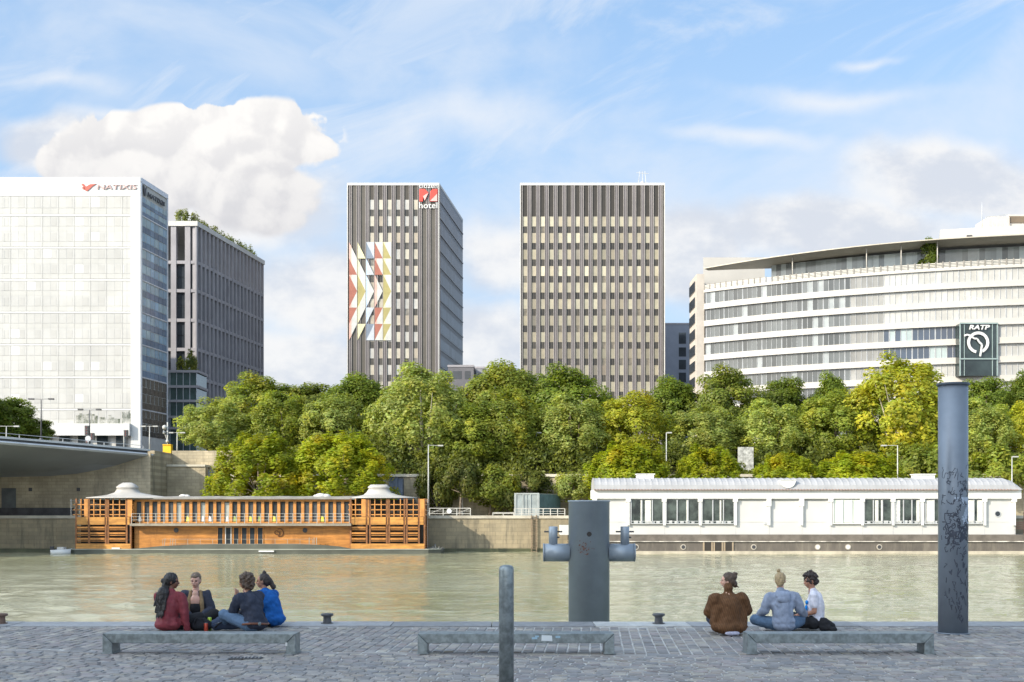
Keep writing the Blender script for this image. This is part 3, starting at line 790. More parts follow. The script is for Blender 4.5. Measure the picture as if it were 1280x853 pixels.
# its shaded side: ribbons of blue glass between grey bands
S1 = Frame(ux1 + wT1, TY, 3.5, 29.2)
mb = MB(); mb.fbox(S1, .0, 29.3, STREET_Z, TT - .5, -.3, .0)
mb.build('side_wall', pbr('side_panel', (.14, .155, .18), rough=.5, var=.15), t1)
mb = MB(); mb.fbox(S1, 0, .5, STREET_Z, TT - .5, 0, .16); mb.build('side_pier', pbr('brown_pier', (.26, .23, .2)), t1)
nrow = 17
for r_ in range(nrow):
    z1 = TT - 1.2 - r_ * pitch
    mb = MB()
    for q in range(16):
        k = random.Random(r_ * 40 + q).uniform(.75, 1.3); mb.col = (.075 * k, .10 * k, .14 * k)
        mb.fbox(S1, .6 + q * 1.78, .55 + (q + 1) * 1.78, z1 - 1.75 * K, z1, 0, .05)
    mb.col = (.14, .155, .18); mb.fbox(S1, .5, 29.2, z1 - 2.35, z1 - 2.1, 0, .14)
    mb.col = (.05, .05, .06); mb.fbox(S1, .5, 29.2, z1 - 2.65, z1 - 2.35, 0, .02)
    mb.build('window_ribbon', pbr('blue_sidelight', (1, 1, 1), rough=.35, var=.15, vs=.4, tint=True, spec=.3), t1)
# mural of coloured triangles, painted sheets on a light frame
mcols = {'r': (.36, .13, .09), 'R': (.66, .40, .33), 'y': (.38, .33, .13), 'Y': (.68, .64, .40), 'b': (.20, .24, .30), 'B': (.50, .60, .72), 'w': (.55, .55, .515), 'W': (.50, .53, .57), 'k': (.30, .27, .22)}
gx = [436.2, 447, 457.8, 468.4, 479, 489.6]; gy = [303.2, 323.6, 344, 364.4, 384.8, 405.2, 425.8]
tris = []
def T(c, *pts): tris.append((c, [(gx[0] + (gx[-1] - gx[0]) * a / 5, gy[0] + (gy[-1] - gy[0]) * b / 6) for a, b in pts]))
PAT = {(0, 0): (None, 'wR'), (0, 1): ('wR', 'rr'), (0, 2): ('wR', 'rr'), (1, 0): (None, 'YY'), (1, 1): (None, 'wY'), (1, 2): ('wY', 'yy'),
       (2, 0): ('WW', 'bb'), (2, 1): (None, 'WB'), (2, 2): (None, 'wB'), (3, 0): ('ww', 'rr'), (3, 1): ('wR', 'rr'), (3, 2): (None, 'wR'),
       (4, 0): ('wY', 'yy'), (4, 1): ('wY', 'yy'), (4, 2): ('wY', 'yy')}
for s_ in (0, 1):
    for (c, r_), (up, lo) in PAT.items():
        f = (lambda v: v) if s_ == 0 else (lambda v: 6 - v); g_ = .03; e_ = .30
        pt = lambda *q: [(c + g_ + a * (1 - 2 * g_), f(r_ + b)) for a, b in q]
        if up:
            T(up[1], *pt((0, 0), (e_, 0), (e_, e_))); T(up[0], *pt((e_, 0), (1, 0), (1, 1), (e_, e_)))
        if lo:
            T(lo[1], *pt((0, 0), (e_, e_), (e_, 1), (0, 1))); T(lo[0], *pt((e_, e_), (1, 1), (e_, 1)))
mb = MB()
for i, (c, pts) in enumerate(tris):
    mb.col = mcols[c]; d0 = .24
    pp = [(PX(a, TY), PZ(b, TY)) for a, b in pts]
    ar = sum(pp[k][0] * pp[(k + 1) % len(pp)][1] - pp[(k + 1) % len(pp)][0] * pp[k][1] for k in range(len(pp)))
    if ar < 0: pp = pp[::-1]
    mb.prism(pp, lambda u, v, d: (u, TY - d, v), d0 - .03, d0)
mb.col = (1, 1, 1)
mu = mb.build('mural', M_tint, t1)
M_red = pbr('sign_red', (.72, .07, .05), rough=.4, var=.1); M_pink = pbr('sign_pink', (.85, .42, .38), rough=.4)
text_part('citizen', 1.2 * K, .06, M_whitep, t1, (PX(524, TY), TY - .32, PZ(235.8, TY)), (1, 0), 'sign_letters', width=3.2 * K, bold=.0, label='white upper sign lettering')
text_part('hotel', 1.5 * K, .06, M_whitep, t1, (PX(524, TY), TY - .28, PZ(261, TY)), (1, 0), 'sign_letters', width=3.2 * K, bold=.01, label='white lower sign lettering')
mb = MB(); mp = lambda u, v, d: (PX(u, TY), TY - .24 - d, PZ(v, TY))
mb.prism([(524.5, 237), (531, 237), (535.5, 241.5), (531, 250.5), (528.5, 247), (528.5, 252.5), (524.5, 252.5)][::-1], mp, 0, .12)
mb.prism([(538, 240.5), (541, 237), (546.8, 237), (546.8, 252.5), (537.5, 252.5), (537.5, 247)][::-1], mp, 0, .12)
mb.build('sign_emblem', M_red, t1)
mb = MB(); mb.prism([(529, 246), (535.5, 242), (531, 251.5)][::-1], mp, .13, .15); mb.prism([(537.8, 252), (546.6, 243), (546.6, 252.3)][::-1], mp, .13, .15)
mb.build('sign_emblem_facet', M_pink, t1)

# ================================================================ small far buildings
def slab_building(x0, x1, Y, ytop, m_, label, depth=14, bands=(), nwin=0, roofbits=()):
    X0, X1 = PX(x0, Y), PX(x1, Y); zt = PZ(ytop, Y)
    e = empty('grey_building', (X0, Y, STREET_Z), label, 'building')
    mb = MB(); mb.box(X0, X1, Y, Y + depth, STREET_Z, zt); mb.build('wall', m_, e)
    mb = MB(); mb.box(X0 - .1, X1 + .1, Y - .1, Y + depth, zt + .003, zt + .4); mb.build('roof_edge', M_gcon, e)
    for (a, b, c_, d) in bands:
        mb = MB(); mb.box(PX(a, Y), PX(b, Y), Y - .04, Y + .2, PZ(d, Y), PZ(c_, Y)); mb.build('window', M_glass, e)
    for (a, b, c_) in roofbits:
        mb = MB(); mb.box(PX(a, Y), PX(b, Y), Y + 2, Y + 4, zt, PZ(c_, Y)); mb.build('roof_vent', M_lampgrey, e)
    return e
M_bluegrey = pbr('blue_grey_panel', (.22, .24, .29), rough=.5, var=.1, vs=.3)
slab_building(826, 868, 285, 406, M_bluegrey, 'blue grey block squeezed between the wide striped tower and the curved building',
    bands=[(848.5, 857.5, 416, 430), (848.5, 857.5, 434.5, 446), (848.5, 857.5, 450, 462), (848.5, 857.5, 466, 478), (833, 846, 490, 500)], roofbits=[(849, 851, 404), (862, 863, 402)])
slab_building(560, 592, 230, 459, pbr('mauve_grey', (.13, .125, .135)), 'low grey building seen in the gap right of the mural tower',
    bands=[(581, 588, 464, 474), (566, 577, 464, 474)], roofbits=[(583, 583.5, 455)])
slab_building(588, 606, 236, 461, pbr('pale_grey_wall', (.26, .26, .28)), 'pale low building right of the narrow gap before the trees',
    bands=[(593, 595, 463, 476), (598, 603, 466, 476)])

# ================================================================ curved office building (right)
pA, pB, pC = (PX(880, 223.4), 223.4), (PX(1060, 208.9), 208.9), (PX(1280, 200.0), 200.0)
def circ(a, b, c):
    ax, ay = a; bx, by = b; cx, cy = c; d = 2 * (ax * (by - cy) + bx * (cy - ay) + cx * (ay - by))
    X = ((ax * ax + ay * ay) * (by - cy) + (bx * bx + by * by) * (cy - ay) + (cx * cx + cy * cy) * (ay - by)) / d
    Yc = ((ax * ax + ay * ay) * (cx - bx) + (bx * bx + by * by) * (ax - cx) + (cx * cx + cy * cy) * (bx - ax)) / d
    return X, Yc, math.hypot(ax - X, ay - Yc)
CX, CY, CR = circ(pA, pB, pC)
def ang(p): return math.atan2(p[1] - CY, p[0] - CX)
a0 = ang(pA); a1 = ang(pC) + 14 / CR      # angle grows towards the right
print('arc', CX, CY, CR, a0, a1)
def arcs(m_, aa, ab, z0, z1, d0, d1, n=60, col=None):
    """curved slab between depths d0 and d1 outside the arc"""
    for i in range(n):
        if col: m_.col = col(i)
        t0 = aa + (ab - aa) * i / n; t1 = aa + (ab - aa) * (i + 1) / n
        q = lambda t, d, z: (CX + (CR + d) * math.cos(t), CY + (CR + d) * math.sin(t), z)
        vv = [q(t0, d1, z0), q(t1, d1, z0), q(t1, d0, z0), q(t0, d0, z0), q(t0, d1, z1), q(t1, d1, z1), q(t1, d0, z1), q(t0, d0, z1)]
        fs = [(0, 3, 2, 1), (4, 5, 6, 7), (0, 1, 5, 4), (2, 3, 7, 6)]
        if i == 0: fs.append((3, 0, 4, 7))
        if i == n - 1 or col: fs.append((1, 2, 6, 5))
        if col and i: fs.append((3, 0, 4, 7))
        m_.add(vv, fs)
def aspan(px): 
    lo, hi = a0 - .3, a1 + .1
    for _ in range(50):
        md = (lo + hi) / 2; X = CX + CR * math.cos(md); Yv = CY + CR * math.sin(md)
        if X / Yv * FPX + 640 < px: lo = md
        else: hi = md
    return lo
cb = empty('curved_office_building', (PX(1060, 208.9), 208.9, STREET_Z), 'long curved white office building with ribbon windows, far right', 'office building')
M_rw = pbr('cream_stone', (.43, .41, .375), rough=.55, var=.07, vs=.2, patt=streaks(.10, .8, .1, (.5, .47, .42)))
ZT = 1.8 + 274 / FPX * 223.4
NF = 10; FH = 3.17
core = MB(); arcs(core, a0 + .004, a1, STREET_Z, ZT, -14, -.6, 40); core.build('structure_core', pbr('core_concrete', (.3, .3, .29)), cb)
a_sw = aspan(1100); a_dk = (aspan(1102), aspan(1197))
for f in range(NF):
    z1 = ZT - f * FH
    zg = z1 - 2.08
    npan = 74
    mb = MB()
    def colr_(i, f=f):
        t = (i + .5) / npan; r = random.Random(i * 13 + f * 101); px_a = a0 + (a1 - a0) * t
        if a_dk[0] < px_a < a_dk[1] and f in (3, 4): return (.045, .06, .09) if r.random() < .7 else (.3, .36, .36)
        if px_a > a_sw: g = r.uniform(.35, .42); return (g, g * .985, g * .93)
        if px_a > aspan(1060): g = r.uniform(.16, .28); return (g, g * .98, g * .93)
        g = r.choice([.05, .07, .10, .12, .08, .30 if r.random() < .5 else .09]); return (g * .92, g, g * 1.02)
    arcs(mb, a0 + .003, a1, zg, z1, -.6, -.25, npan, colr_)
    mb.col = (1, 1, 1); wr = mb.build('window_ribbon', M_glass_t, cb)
    mb = MB()
    for i in range(npan + 1):
        t = a0 + .003 + (a1 - a0 - .003) * i / npan; big = i % 4 == 0
        X = CX + (CR - .22) * math.cos(t); Yv = CY + (CR - .22) * math.sin(t); w = .09 if big else .035
        mb.box(X - w, X + w, Yv - .06, Yv + .05, zg, z1)
    mb.build('mullion', M_lampgrey, wr); 
    mb = MB(); arcs(mb, a0, a1, z1 - FH + .12, zg, -.6, 0); mb.build('spandrel_band', M_rw, cb)
    mb = MB(); arcs(mb, a0, a1, z1 - FH, z1 - FH + .118, -.6, .28, 60); mb.build('sun_ledge', pbr('ledge_grey', (.36, .35, .33)), cb)
# terrace storey: railing, set-back glazing, thin flying roof
mb = MB(); arcs(mb, a0, a1, ZT + .0, ZT + .45, -.6, .1); mb.build('terrace_edge', M_rw, cb)
mb = MB(); npl = 62
for i in range(npl):
    t0 = a0 + (a1 - a0) * i / npl + .0006; t1 = a0 + (a1 - a0) * (i + 1) / npl - .0006
    q = lambda t, d, z: (CX + (CR + d) * math.cos(t), CY + (CR + d) * math.sin(t), z)
    mb.col = (.55, .52, .46)
    for zz in (.55, .8, 1.05, 1.3): mb.bar(q(t0, -.1, ZT + zz), q(t1, -.1, ZT + zz), .05, .13)
    mb.col = (.28, .26, .23); mb.bar(q(t0, -.05, ZT + .4), q(t0, -.05, ZT + 1.55), .16, .16)
mb.col = (1, 1, 1); mb.build('terrace_railing', M_tint, cb)
mb = MB()
arcs(mb, aspan(950), a1, ZT + .3, ZT + 4.6, -9, -5.5, 60, lambda i: (lambda g: (g * .9, g, g))(random.Random(i).uniform(.08, .4)))
mb.col = (1, 1, 1); mb.build('penthouse_glazing', M_glass_t, cb)
mb = MB(); arcs(mb, aspan(1060), aspan(1175), ZT + .3, ZT + 4.6, -5.4, -5.1, 20)
# flying roof: rises towards the right
def roofz(t): s_ = (t - a0) / (a1 - a0); return ZT + 4.35 + .9 * math.sin(min(1, s_ * 1.5) * math.pi / 2)
mb = MB(); n = 60
for i in range(n):
    q = lambda t, d, z: (CX + (CR + d) * math.cos(t), CY + (CR + d) * math.sin(t), z)
    t0 = a0 + .002 + (a1 - a0) * i / n; t1 = a0 + .002 + (a1 - a0) * (i + 1) / n
    vv = []
    for t in (t0, t1):
        s_ = min(1, (t - a0) / .12); di = .4 ; do = -1.0 - 9 * s_
        z = roofz(t)
        vv += [q(t, di, z), q(t, do, z - .1), q(t, do, z + .45), q(t, di, z + .16)]
    mb.add(vv, [(0, 1, 5, 4), (1, 2, 6, 5), (2, 3, 7, 6), (3, 0, 4, 7), (3, 2, 1, 0), (4, 5, 6, 7)])
mb.build('flying_roof', pbr('roof_underside', (.42, .38, .31), rough=.5, var=.1), cb)
# stair block at the left end
Yb = 226
mb = MB(); mb.prism([(PX(879, 230), 230), (PX(956, 230), 230), (PX(950, 240), 240), (PX(884, 240), 240)], lambda u, v, d: (u, v, d), STREET_Z, PZ(322, 230)); mb.build('end_block', M_rw, cb)
mb = MB(); mb.box(PX(869, Yb), PX(878.5, Yb), 224.2, 233, STREET_Z, PZ(345, Yb)); mb.build('end_pier', pbr('buff_stone', (.46, .42, .37), rough=.7, var=.1), cb)
mb = MB()
for k in range(14):
    z = PZ(352, Yb) - k * 3.0
    mb.box(PX(869, Yb) - .15, PX(869, Yb) - .002, 226, 232.8, z - 1.8, z)
mb.build('side_window', M_glass, cb)
# drum on the right
x0 = PX(1172, 207)
mb = MB(); arcs(mb, aspan(1176), a1, ZT + 5.6, PZ(283, 203), -8, -2.5, 40); mb.build('upper_drum', M_rw, cb)
mb = MB(); arcs(mb, aspan(1210), aspan(1217), PZ(298, 203), PZ(292, 203), -2.45, -2.3, 3); mb.build('vent_opening', M_dark, cb)
mb = MB(); Yp = 207
mb.box(PX(1236, Yp), PX(1262, Yp), Yp, Yp + 6, PZ(284, Yp) - 2, PZ(271, Yp)); mb.box(PX(1262, Yp), PX(1300, Yp), Yp + .4, Yp + 6, PZ(284, Yp) - 2, PZ(268, Yp))
mb.build('plant_room', pbr('plant_beige', (.58, .52, .45)), cb)
mb = MB(); mb.box(PX(1262, Yp), PX(1300, Yp), Yp + .2, Yp + .38, PZ(278, Yp), PZ(270, Yp)); mb.build('louvre', pbr('louvre_brown', (.16, .12, .08)), cb)
mb = MB()
for k in range(7): x = PX(1232 + k * 4.5, Yp - 2); mb.bar((x, Yp - 2, PZ(284, Yp) - 1), (x, Yp - 2, PZ(275, Yp)), .08, .08)
mb.bar((PX(1232, Yp - 2), Yp - 2, PZ(275, Yp)), (PX(1260, Yp - 2), Yp - 2, PZ(272, Yp)), .1, .1)
mb.build('roof_rail', M_lampgrey, cb)
mb = MB(); x = PX(1227.5, Yp); mb.tube([(x, Yp, PZ(286, Yp)), (x, Yp, PZ(270, Yp)), (x, Yp, PZ(253, Yp))], [.09, .06, .03], 6); mb.build('mast', M_lampgrey, cb)
for px_ in (1082, 1126, 988, 1172):
    t = aspan(px_); X = CX + (CR - 1.2) * math.cos(t); Yv = CY + (CR - 1.2) * math.sin(t)
    mb = MB(); mb.tube([(X, Yv, ZT + .4), (X, Yv, roofz(t))], .09, 8); mb.build('roof_post', M_rw, cb)
# sign box
SY = min(CY + CR * math.sin(aspan(1200)), CY + CR * math.sin(aspan(1246))) - .3; sx0, sx1 = PX(1200, SY), PX(1246.5, SY); sz0, sz1 = PZ(470, SY), PZ(404.5, SY)
mb = MB(); mb.box(sx0, sx1, SY, SY + 6, sz0, sz1); gl = mb.build('entrance_glass_box', pbr('teal_glass', (.028, .042, .042), rough=.1, var=.5, vs=.25, spec=.7), cb)
mb = MB()
for a, b in ((sx0 - .1, sx0 + .1), (sx1 - .1, sx1 + .1), (PX(1205, SY), PX(1205, SY) + .08), (PX(1240, SY), PX(1240, SY) + .1)): mb.box(a, b, SY - .1, SY - .005, sz0, sz1)
for p in (404.5, 449): mb.box(sx0 - .1, sx1 + .1, SY - .22, SY - .105, PZ(p, SY) - .1, PZ(p, SY) + .12)
mb.build('frame', pbr('green_aluminium', (.27, .34, .33), rough=.4), gl)
text_part('RATP', 1.05, .1, M_whitep, cb, (PX(1210.3, SY), SY - .28, PZ(412.3, SY)), (1, 0), 'sign_letters', width=3.5, bold=.03, shear=.25)
mb = MB(); cxs, czs = 1222.0, 428.6; ro, ri = 13.7, 10.2
for i in range(40):
    t0 = R(-66 + i * 8.1); t1 = R(-66 + (i + 1) * 8.1)
    pass
    q = lambda r_, t: (PX(cxs + r_ * math.cos(t), SY), PZ(czs - r_ * math.sin(t) * 1.0, SY))
    pp = [q(ri, t0), q(ro, t0), q(ro, t1), q(ri, t1)]
    if 128 < math.degrees(t0) + 0 < 150 and False: continue
    mb.prism(pp, lambda u, v, d: (u, SY - .2 - d, v), 0, .08)
pts = [(1204.2, 420.2), (1208, 418.9), (1212.2, 420.2), (1216.8, 423.6), (1220.4, 424.0), (1223, 428), (1226.6, 431.4), (1225.6, 437), (1224.2, 446)]
for i in range(len(pts) - 1):
    a, b = pts[i], pts[i + 1]; mb.bar((PX(a[0], SY), SY - .32, PZ(a[1], SY)), (PX(b[0], SY), SY - .32, PZ(b[1], SY)), .08, .30)
mb.build('sign_emblem', M_whitep, cb)
# ================================================================ orange timber boat
OY = 129.5
def ox(p): return PX(p, OY)
def oz(p): return PZ(p, OY)
def plank(N, pos, base):
    s3 = N.sep(pos)
    fr = N.m('FRACT', N.m('MULTIPLY', s3[2], 4.2)); ln = N.ss(fr, .0, .12, .62, 1.0)
    q = N.v('MULTIPLY', pos, (.5, .5, 4.2)); a = N.ss(N.noise(q, 1.0, 4, .6), .35, .7, .72, 1.15)
    b2 = N.mix(1.0, base, N.mix(1.0, N.comb(ln, ln, ln), N.comb(a, a, a), 'MULTIPLY'), 'MULTIPLY')
    d = N.ss(N.noise(N.v('MULTIPLY', pos, (1.5, 1.5, .5)), .8, 5, .65), .5, .8)
    return N.mix(N.m('MULTIPLY', d, .65), b2, (.15, .06, .02))
M_wood = pbr('orange_timber', (.50, .21, .045), rough=.45, var=.15, vs=.8, patt=plank, coat=.2)
M_wood2 = pbr('timber_post', (.55, .24, .06), rough=.5, var=.25, vs=1.2)
M_woodl = pbr('honey_timber', (.55, .26, .06), rough=.45, var=.15, vs=1.0, patt=plank)
M_roofg = pbr('roof_membrane', (.25, .235, .21), rough=.7, var=.25, vs=.6)
M_pont = pbr('pontoon_steel', (.085, .09, .07), rough=.6, var=.25, vs=.5)
M_inn = pbr('boat_interior', (.035, .03, .025), rough=.8)
ob = empty('timber_boat', (ox(300), OY, WATER_Z), 'long orange timber boat with two pagoda roofed ends moored at left', 'boat')
DK = -1.78   # deck level
mb = MB()
hull = [(ox(86), .6), (ox(96), 0), (ox(165), -.5), (ox(240), -.8), (ox(380), -.8), (ox(445), -.5), (ox(536), -.2), (ox(551), .5), (ox(554), 3), (ox(545), 5.0), (ox(90), 5.0), (ox(82), 3)]
mb.prism(hull, lambda u, v, d: (u, OY - .6 + v, d), WATER_Z - .6, WATER_Z + .42); mb.build('pontoon', M_pont, ob)
mb = MB(); mb.prism([(a, b - .05 if b < 1 else b) for a, b in hull], lambda u, v, d: (u, OY - .6 + v, d), WATER_Z + .425, WATER_Z + .52); mb.build('rubbing_strake', pbr('strake', (.30, .31, .26), rough=.5, var=.2), ob)
# bulging foredeck seen as the pale swell in front of the cabin
mb = MB(); prof = [(ox(168), 0), (ox(200), .45), (ox(235), .7), (ox(270), .8), (ox(370), .8), (ox(400), .7), (ox(425), .4), (ox(440), 0)]
mb.prism([(a, WATER_Z + .52 + h * .62) for a, h in prof], lambda u, v, d: (u, OY + d, v), -.9, .5); mb.build('foredeck', M_pont, ob)
x0, x1 = ox(168), ox(438)
mb = MB(); mb.box(x0, x1, OY, OY + 4.4, WATER_Z + .52, oz(656.5)); mb.build('cabin_wall', M_wood, ob)
mb = MB(); mb.box(x0 - .2, x1 + .2, OY - 1.0, OY + 4.4, oz(657.5), oz(654.5)); mb.build('gallery_floor', pbr('gallery_edge', (.27, .24, .19), rough=.7, var=.3), ob)
mb = MB(); mb.box(x0, x1, OY + .45, OY + 4.4, oz(654.4), oz(625)); mb.build('upper_cabin', M_inn, ob)
# posts of the upper storey and its windows
mb = MB()
mb.box(x0, x1, OY + .2, OY + .44, oz(627.2), oz(624.6)); mb.box(x0, x1, OY + .2, OY + .44, oz(654.4), oz(652.5))
npst = 27; pw = (x1 - x0) / npst
for i in range(npst + 1): mb.box(x0 + i * pw - .16, x0 + i * pw + .16, OY + .16, OY + .43, oz(652.5), oz(627.2))
mb.build('upper_frame', M_wood2, ob)
for i in range(npst):
    r = random.Random(i * 5); mb = MB(); k = r.uniform(.6, 1.5)
    mb.col = (.06 * k, .065 * k, .07 * k) if r.random() < .8 else (.35, .38, .36)
    mb.box(x0 + i * pw + .18, x0 + (i + 1) * pw - .18, OY + .3, OY + .36, oz(652.5), oz(628.5))
    w = mb.build('window', M_glass_t, ob)
    if r.random() < .5:
        mb = MB(); mb.col = r.choice([(.62, .58, .05), (.65, .62, .08), (.7, .7, .68), (.30, .36, .1)])
        cx_ = x0 + (i + .5) * pw + r.uniform(-.1, .1); mb.prism([(cx_ - .17, oz(652)), (cx_ + .17, oz(652)), (cx_ + .12, oz(646)), (cx_ - .1, oz(645))], lambda u, v, d: (u, OY + .24 - d, v), 0, .05)
        mb.build('yellow_chair_back' if mb.col[2] < .2 else 'white_chair_back', M_tint, w)
# roof
mb = MB(); xs = np.linspace(ox(160), ox(446), 30)
for i in range(29):
    h = lambda t: oz(621.5) + .02 * math.sin(t * 1.7)
    a, b = xs[i], xs[i + 1]
    vv = []
    for t in (a, b): vv += [(t, OY - .35, oz(624.4)), (t, OY + 4.6, oz(624.4)), (t, OY + 4.6, h(t)), (t, OY + 1.2, h(t) + .1), (t, OY - .35, oz(622.6))]
    mb.add(vv, [(0, 1, 2, 3, 4), (9, 8, 7, 6, 5), (0, 5, 6, 1), (1, 6, 7, 2), (2, 7, 8, 3), (3, 8, 9, 4), (4, 9, 5, 0)])
mb.build('roof', M_roofg, ob)
mb = MB()
for p, s_ in ((224, .35), (229, .28), (398, .5), (405, .4), (393, .3)): mb.ball((ox(p), OY + 1.5, oz(620.5)), (s_ * 1.3, s_, s_ * .7))
mb.build('roof_light', M_white, ob)
# gallery railing
mb = MB()
for i in range(28): xx = x0 + i * pw; mb.bar((xx, OY - .9, oz(655)), (xx, OY - .9, oz(642)), .05, .05)
for zz in (642.3, 646, 650): mb.bar((x0, OY - .9, oz(zz)), (x1, OY - .9, oz(zz)), .035, .035)
mb.build('gallery_railing', pbr('rail_steel', (.5, .49, .45), rough=.4, metal=.3), ob)
# lower windows, portholes, symbol, deck rail
for i, p in enumerate((272.5, 282.5, 292.5, 302.5, 312.5, 322.5)):
    mb = MB(); mb.box(ox(p), ox(p + 6), OY - .04, OY + .1, oz(684.5), oz(660)); w = mb.build('window', M_glass, ob)
    mb = MB()
    for a, b in ((p - .9, p), (p + 6, p + 6.9)): mb.box(ox(a), ox(b), OY - .08, OY + .05, oz(684.5), oz(659.2))
    mb.box(ox(p - .9), ox(p + 6.9), OY - .08, OY + .05, oz(659.1), oz(658.6)); mb.build('frame', M_wood2 if i != 1 else M_whitep, w)
for p in (220.3, 381.3):
    mb = MB(); mb.lathe([(.26, -.03), (.26, .05)], 0, 0, 16)
    mb.v = [(ox(p) + a, OY - .03 + c_, oz(663) + b) for a, b, c_ in mb.v]; mb.build('porthole', M_dark, ob)
mb = MB()
for (cx_, r_, aa, ab) in ((349.5, .42, -110, 120), (345.8, .20, 0, 300), (345.5, .38, -60, 20)):
    for i in range(12):
        t0 = R(aa + (ab - aa) * i / 12); t1 = R(aa + (ab - aa) * (i + 1) / 12)
        mb.bar((ox(cx_) + r_ * math.cos(t0), OY - .05, oz(666) + r_ * math.sin(t0)), (ox(cx_) + r_ * math.cos(t1), OY - .05, oz(666) + r_ * math.sin(t1)), .05, .08)
mb.build('painted_symbol', pbr('umber_paint', (.10, .035, .01)), ob)
mb = MB()
for i in range(13):
    xx = ox(206 + i * 15.5); mb.bar((xx, OY - .75, oz(690)), (xx, OY - .75, oz(674)), .035, .035)
for zz in (674, 680): mb.bar((ox(206), OY - .75, oz(zz)), (ox(392), OY - .75, oz(zz)), .03, .03)
for xx in (207, 214, 217): mb.bar((ox(xx), OY - .75, oz(690)), (ox(xx + 2), OY - .75, oz(673)), .05, .05)
for xx in (388, 394, 397): mb.bar((ox(xx), OY - .75, oz(690)), (ox(xx), OY - .75, oz(672)), .07, .07)
mb.build('deck_railing', pbr('rail_grey', (.30, .29, .25)), ob)
mb = MB()
for a, b in ((327, 346), (496, 515)): mb.box(ox(a), ox(b), OY - 1.55 if a < 400 else OY - .75, OY - 1.42 if a < 400 else OY - .6, oz(689.6), oz(687.8))
mb.box(ox(142), ox(152), OY - .62, OY - .5, oz(686.5), oz(684.5))
mb.build('name_board', M_whitep, ob)
# the two pavilion ends
def pavilion(xa, xb, bays, side):
    y0, y1 = OY - .45, OY + 4.6
    zf = WATER_Z + .52
    mb = MB(); mb.box(ox(xa) + .5, ox(xb) - .5, OY + .6, y1 - .3, zf, oz(625)); mb.build('stair_core', M_inn, ob)
    mb = MB()
    for p in bays: mb.box(ox(p) - .09, ox(p) + .09, y0 - .02, y0 + .16, zf, oz(623.5))
    for yy in (OY + 1.2, OY + 2.9, y1 - .2):
        for p in (bays[0], bays[-1]): mb.box(ox(p) - .08, ox(p) + .08, yy, yy + .16, zf, oz(623.5))
    mb.build('pavilion_frame', pbr('dark_timber', (.22, .09, .03), rough=.6, var=.4, vs=2), ob)
    mb = MB(); r = random.Random(int(xa))
    for i in range(len(bays) - 1):
        a, b = ox(bays[i]) + .12, ox(bays[i + 1]) - .12
        solid = (b - a) > .6
        if solid:
            for zz in (658.5, 665.5, 672.5, 679.5, 686): mb.box(a, b, y0 - .04, y0 + .10, oz(zz + 2.3), oz(zz))
            for zz in (662, 669, 676, 683): mb.box(a, b, y0 + .02, y0 + .06, oz(zz + .8), oz(zz))
    for q in range(14):
        zz = 658 + q * 2.3
        for e_ in (bays[0], bays[-1]): mb.box(ox(e_) - .04, ox(e_) + .04, y0 + .1, y1, oz(zz + 1.1), oz(zz))
    mb.build('louvre_screen', M_wood, ob)
    mb = MB()
    for i in range(len(bays) - 1):
        a, b = ox(bays[i]) + .1, ox(bays[i + 1]) - .1
        mb.box(a, b, y0 - .08, y0 + .05, oz(656), oz(646.5))
    mb.box(ox(bays[0]), ox(bays[-1]), y0 - .05, y0 + .1, zf, zf + .55)
    mb.build('balcony_panel', M_woodl, ob)
    mb = MB()
    for zz in (631, 637.5, 643.5): mb.bar((ox(xa), y0 + .05, oz(zz)), (ox(xb), y0 + .05, oz(zz)), .06, .10)
    for p in np.arange(bays[0] + 6, bays[-1], 8.0): mb.box(ox(p) - .05, ox(p) + .05, y0 + .0, y0 + .12, oz(646), oz(624))
    mb.box(ox(bays[1]) - .5, ox(bays[1]) - .1, y0 - .05, y0 + .1, oz(646), oz(624)) ; mb.box(ox(bays[-2]) + .1, ox(bays[-2]) + .6, y0 - .05, y0 + .1, oz(646), oz(624))
    mb.build('balcony_rail', M_wood2, ob)
pavilion(93, 168, (97, 113, 134, 137, 160, 165), 0)
pavilion(436, 533, (439, 459, 463, 484, 487, 506, 509, 524, 531), 1)
M_pag = pbr('pagoda_roof', (.38, .365, .34), rough=.5, var=.12, vs=.8)
for (xc, xl, xr, top, bot_) in ((152, 101, 215, 603, 623.0), (471, 432, 520, 608, 623.0)):
    mb = MB(); cx_ = ox(xc); prof = [(1.0, bot_), (.985, bot_ - 1.2), (.72, bot_ - 2.6), (.50, bot_ - 4.3), (.34, bot_ - 7.5), (.27, bot_ - 12.5), (.30, bot_ - 13.2), (.30, bot_ - 14.5), (.22, bot_ - 17.5), (.12, top)]
    n = 32; vv = []; k = len(prof)
    for (f_, p) in prof:
        for j in range(n):
            t = 2 * math.pi * j / n; cxn = math.copysign(abs(math.cos(t)) ** .75, math.cos(t)); syn = math.copysign(abs(math.sin(t)) ** .75, math.sin(t))
            rx = (ox(xr) - cx_) if cxn > 0 else (cx_ - ox(xl))
            if f_ < .5: rx = 4.0
            vv.append((cx_ + rx * f_ * cxn, OY + 2.0 + 2.75 * f_ * syn, oz(p)))
    ff = [(i * n + j, i * n + (j + 1) % n, (i + 1) * n + (j + 1) % n, (i + 1) * n + j) for i in range(k - 1) for j in range(n)]
    ff += [tuple(range(n))[::-1], tuple(range((k - 1) * n, k * n))]
    mb.smooth = True; mb.add(vv, ff); mb.sm[-1] = mb.sm[-2] = False
    mb.build('pagoda_roof', M_pag, ob)
mb = MB()
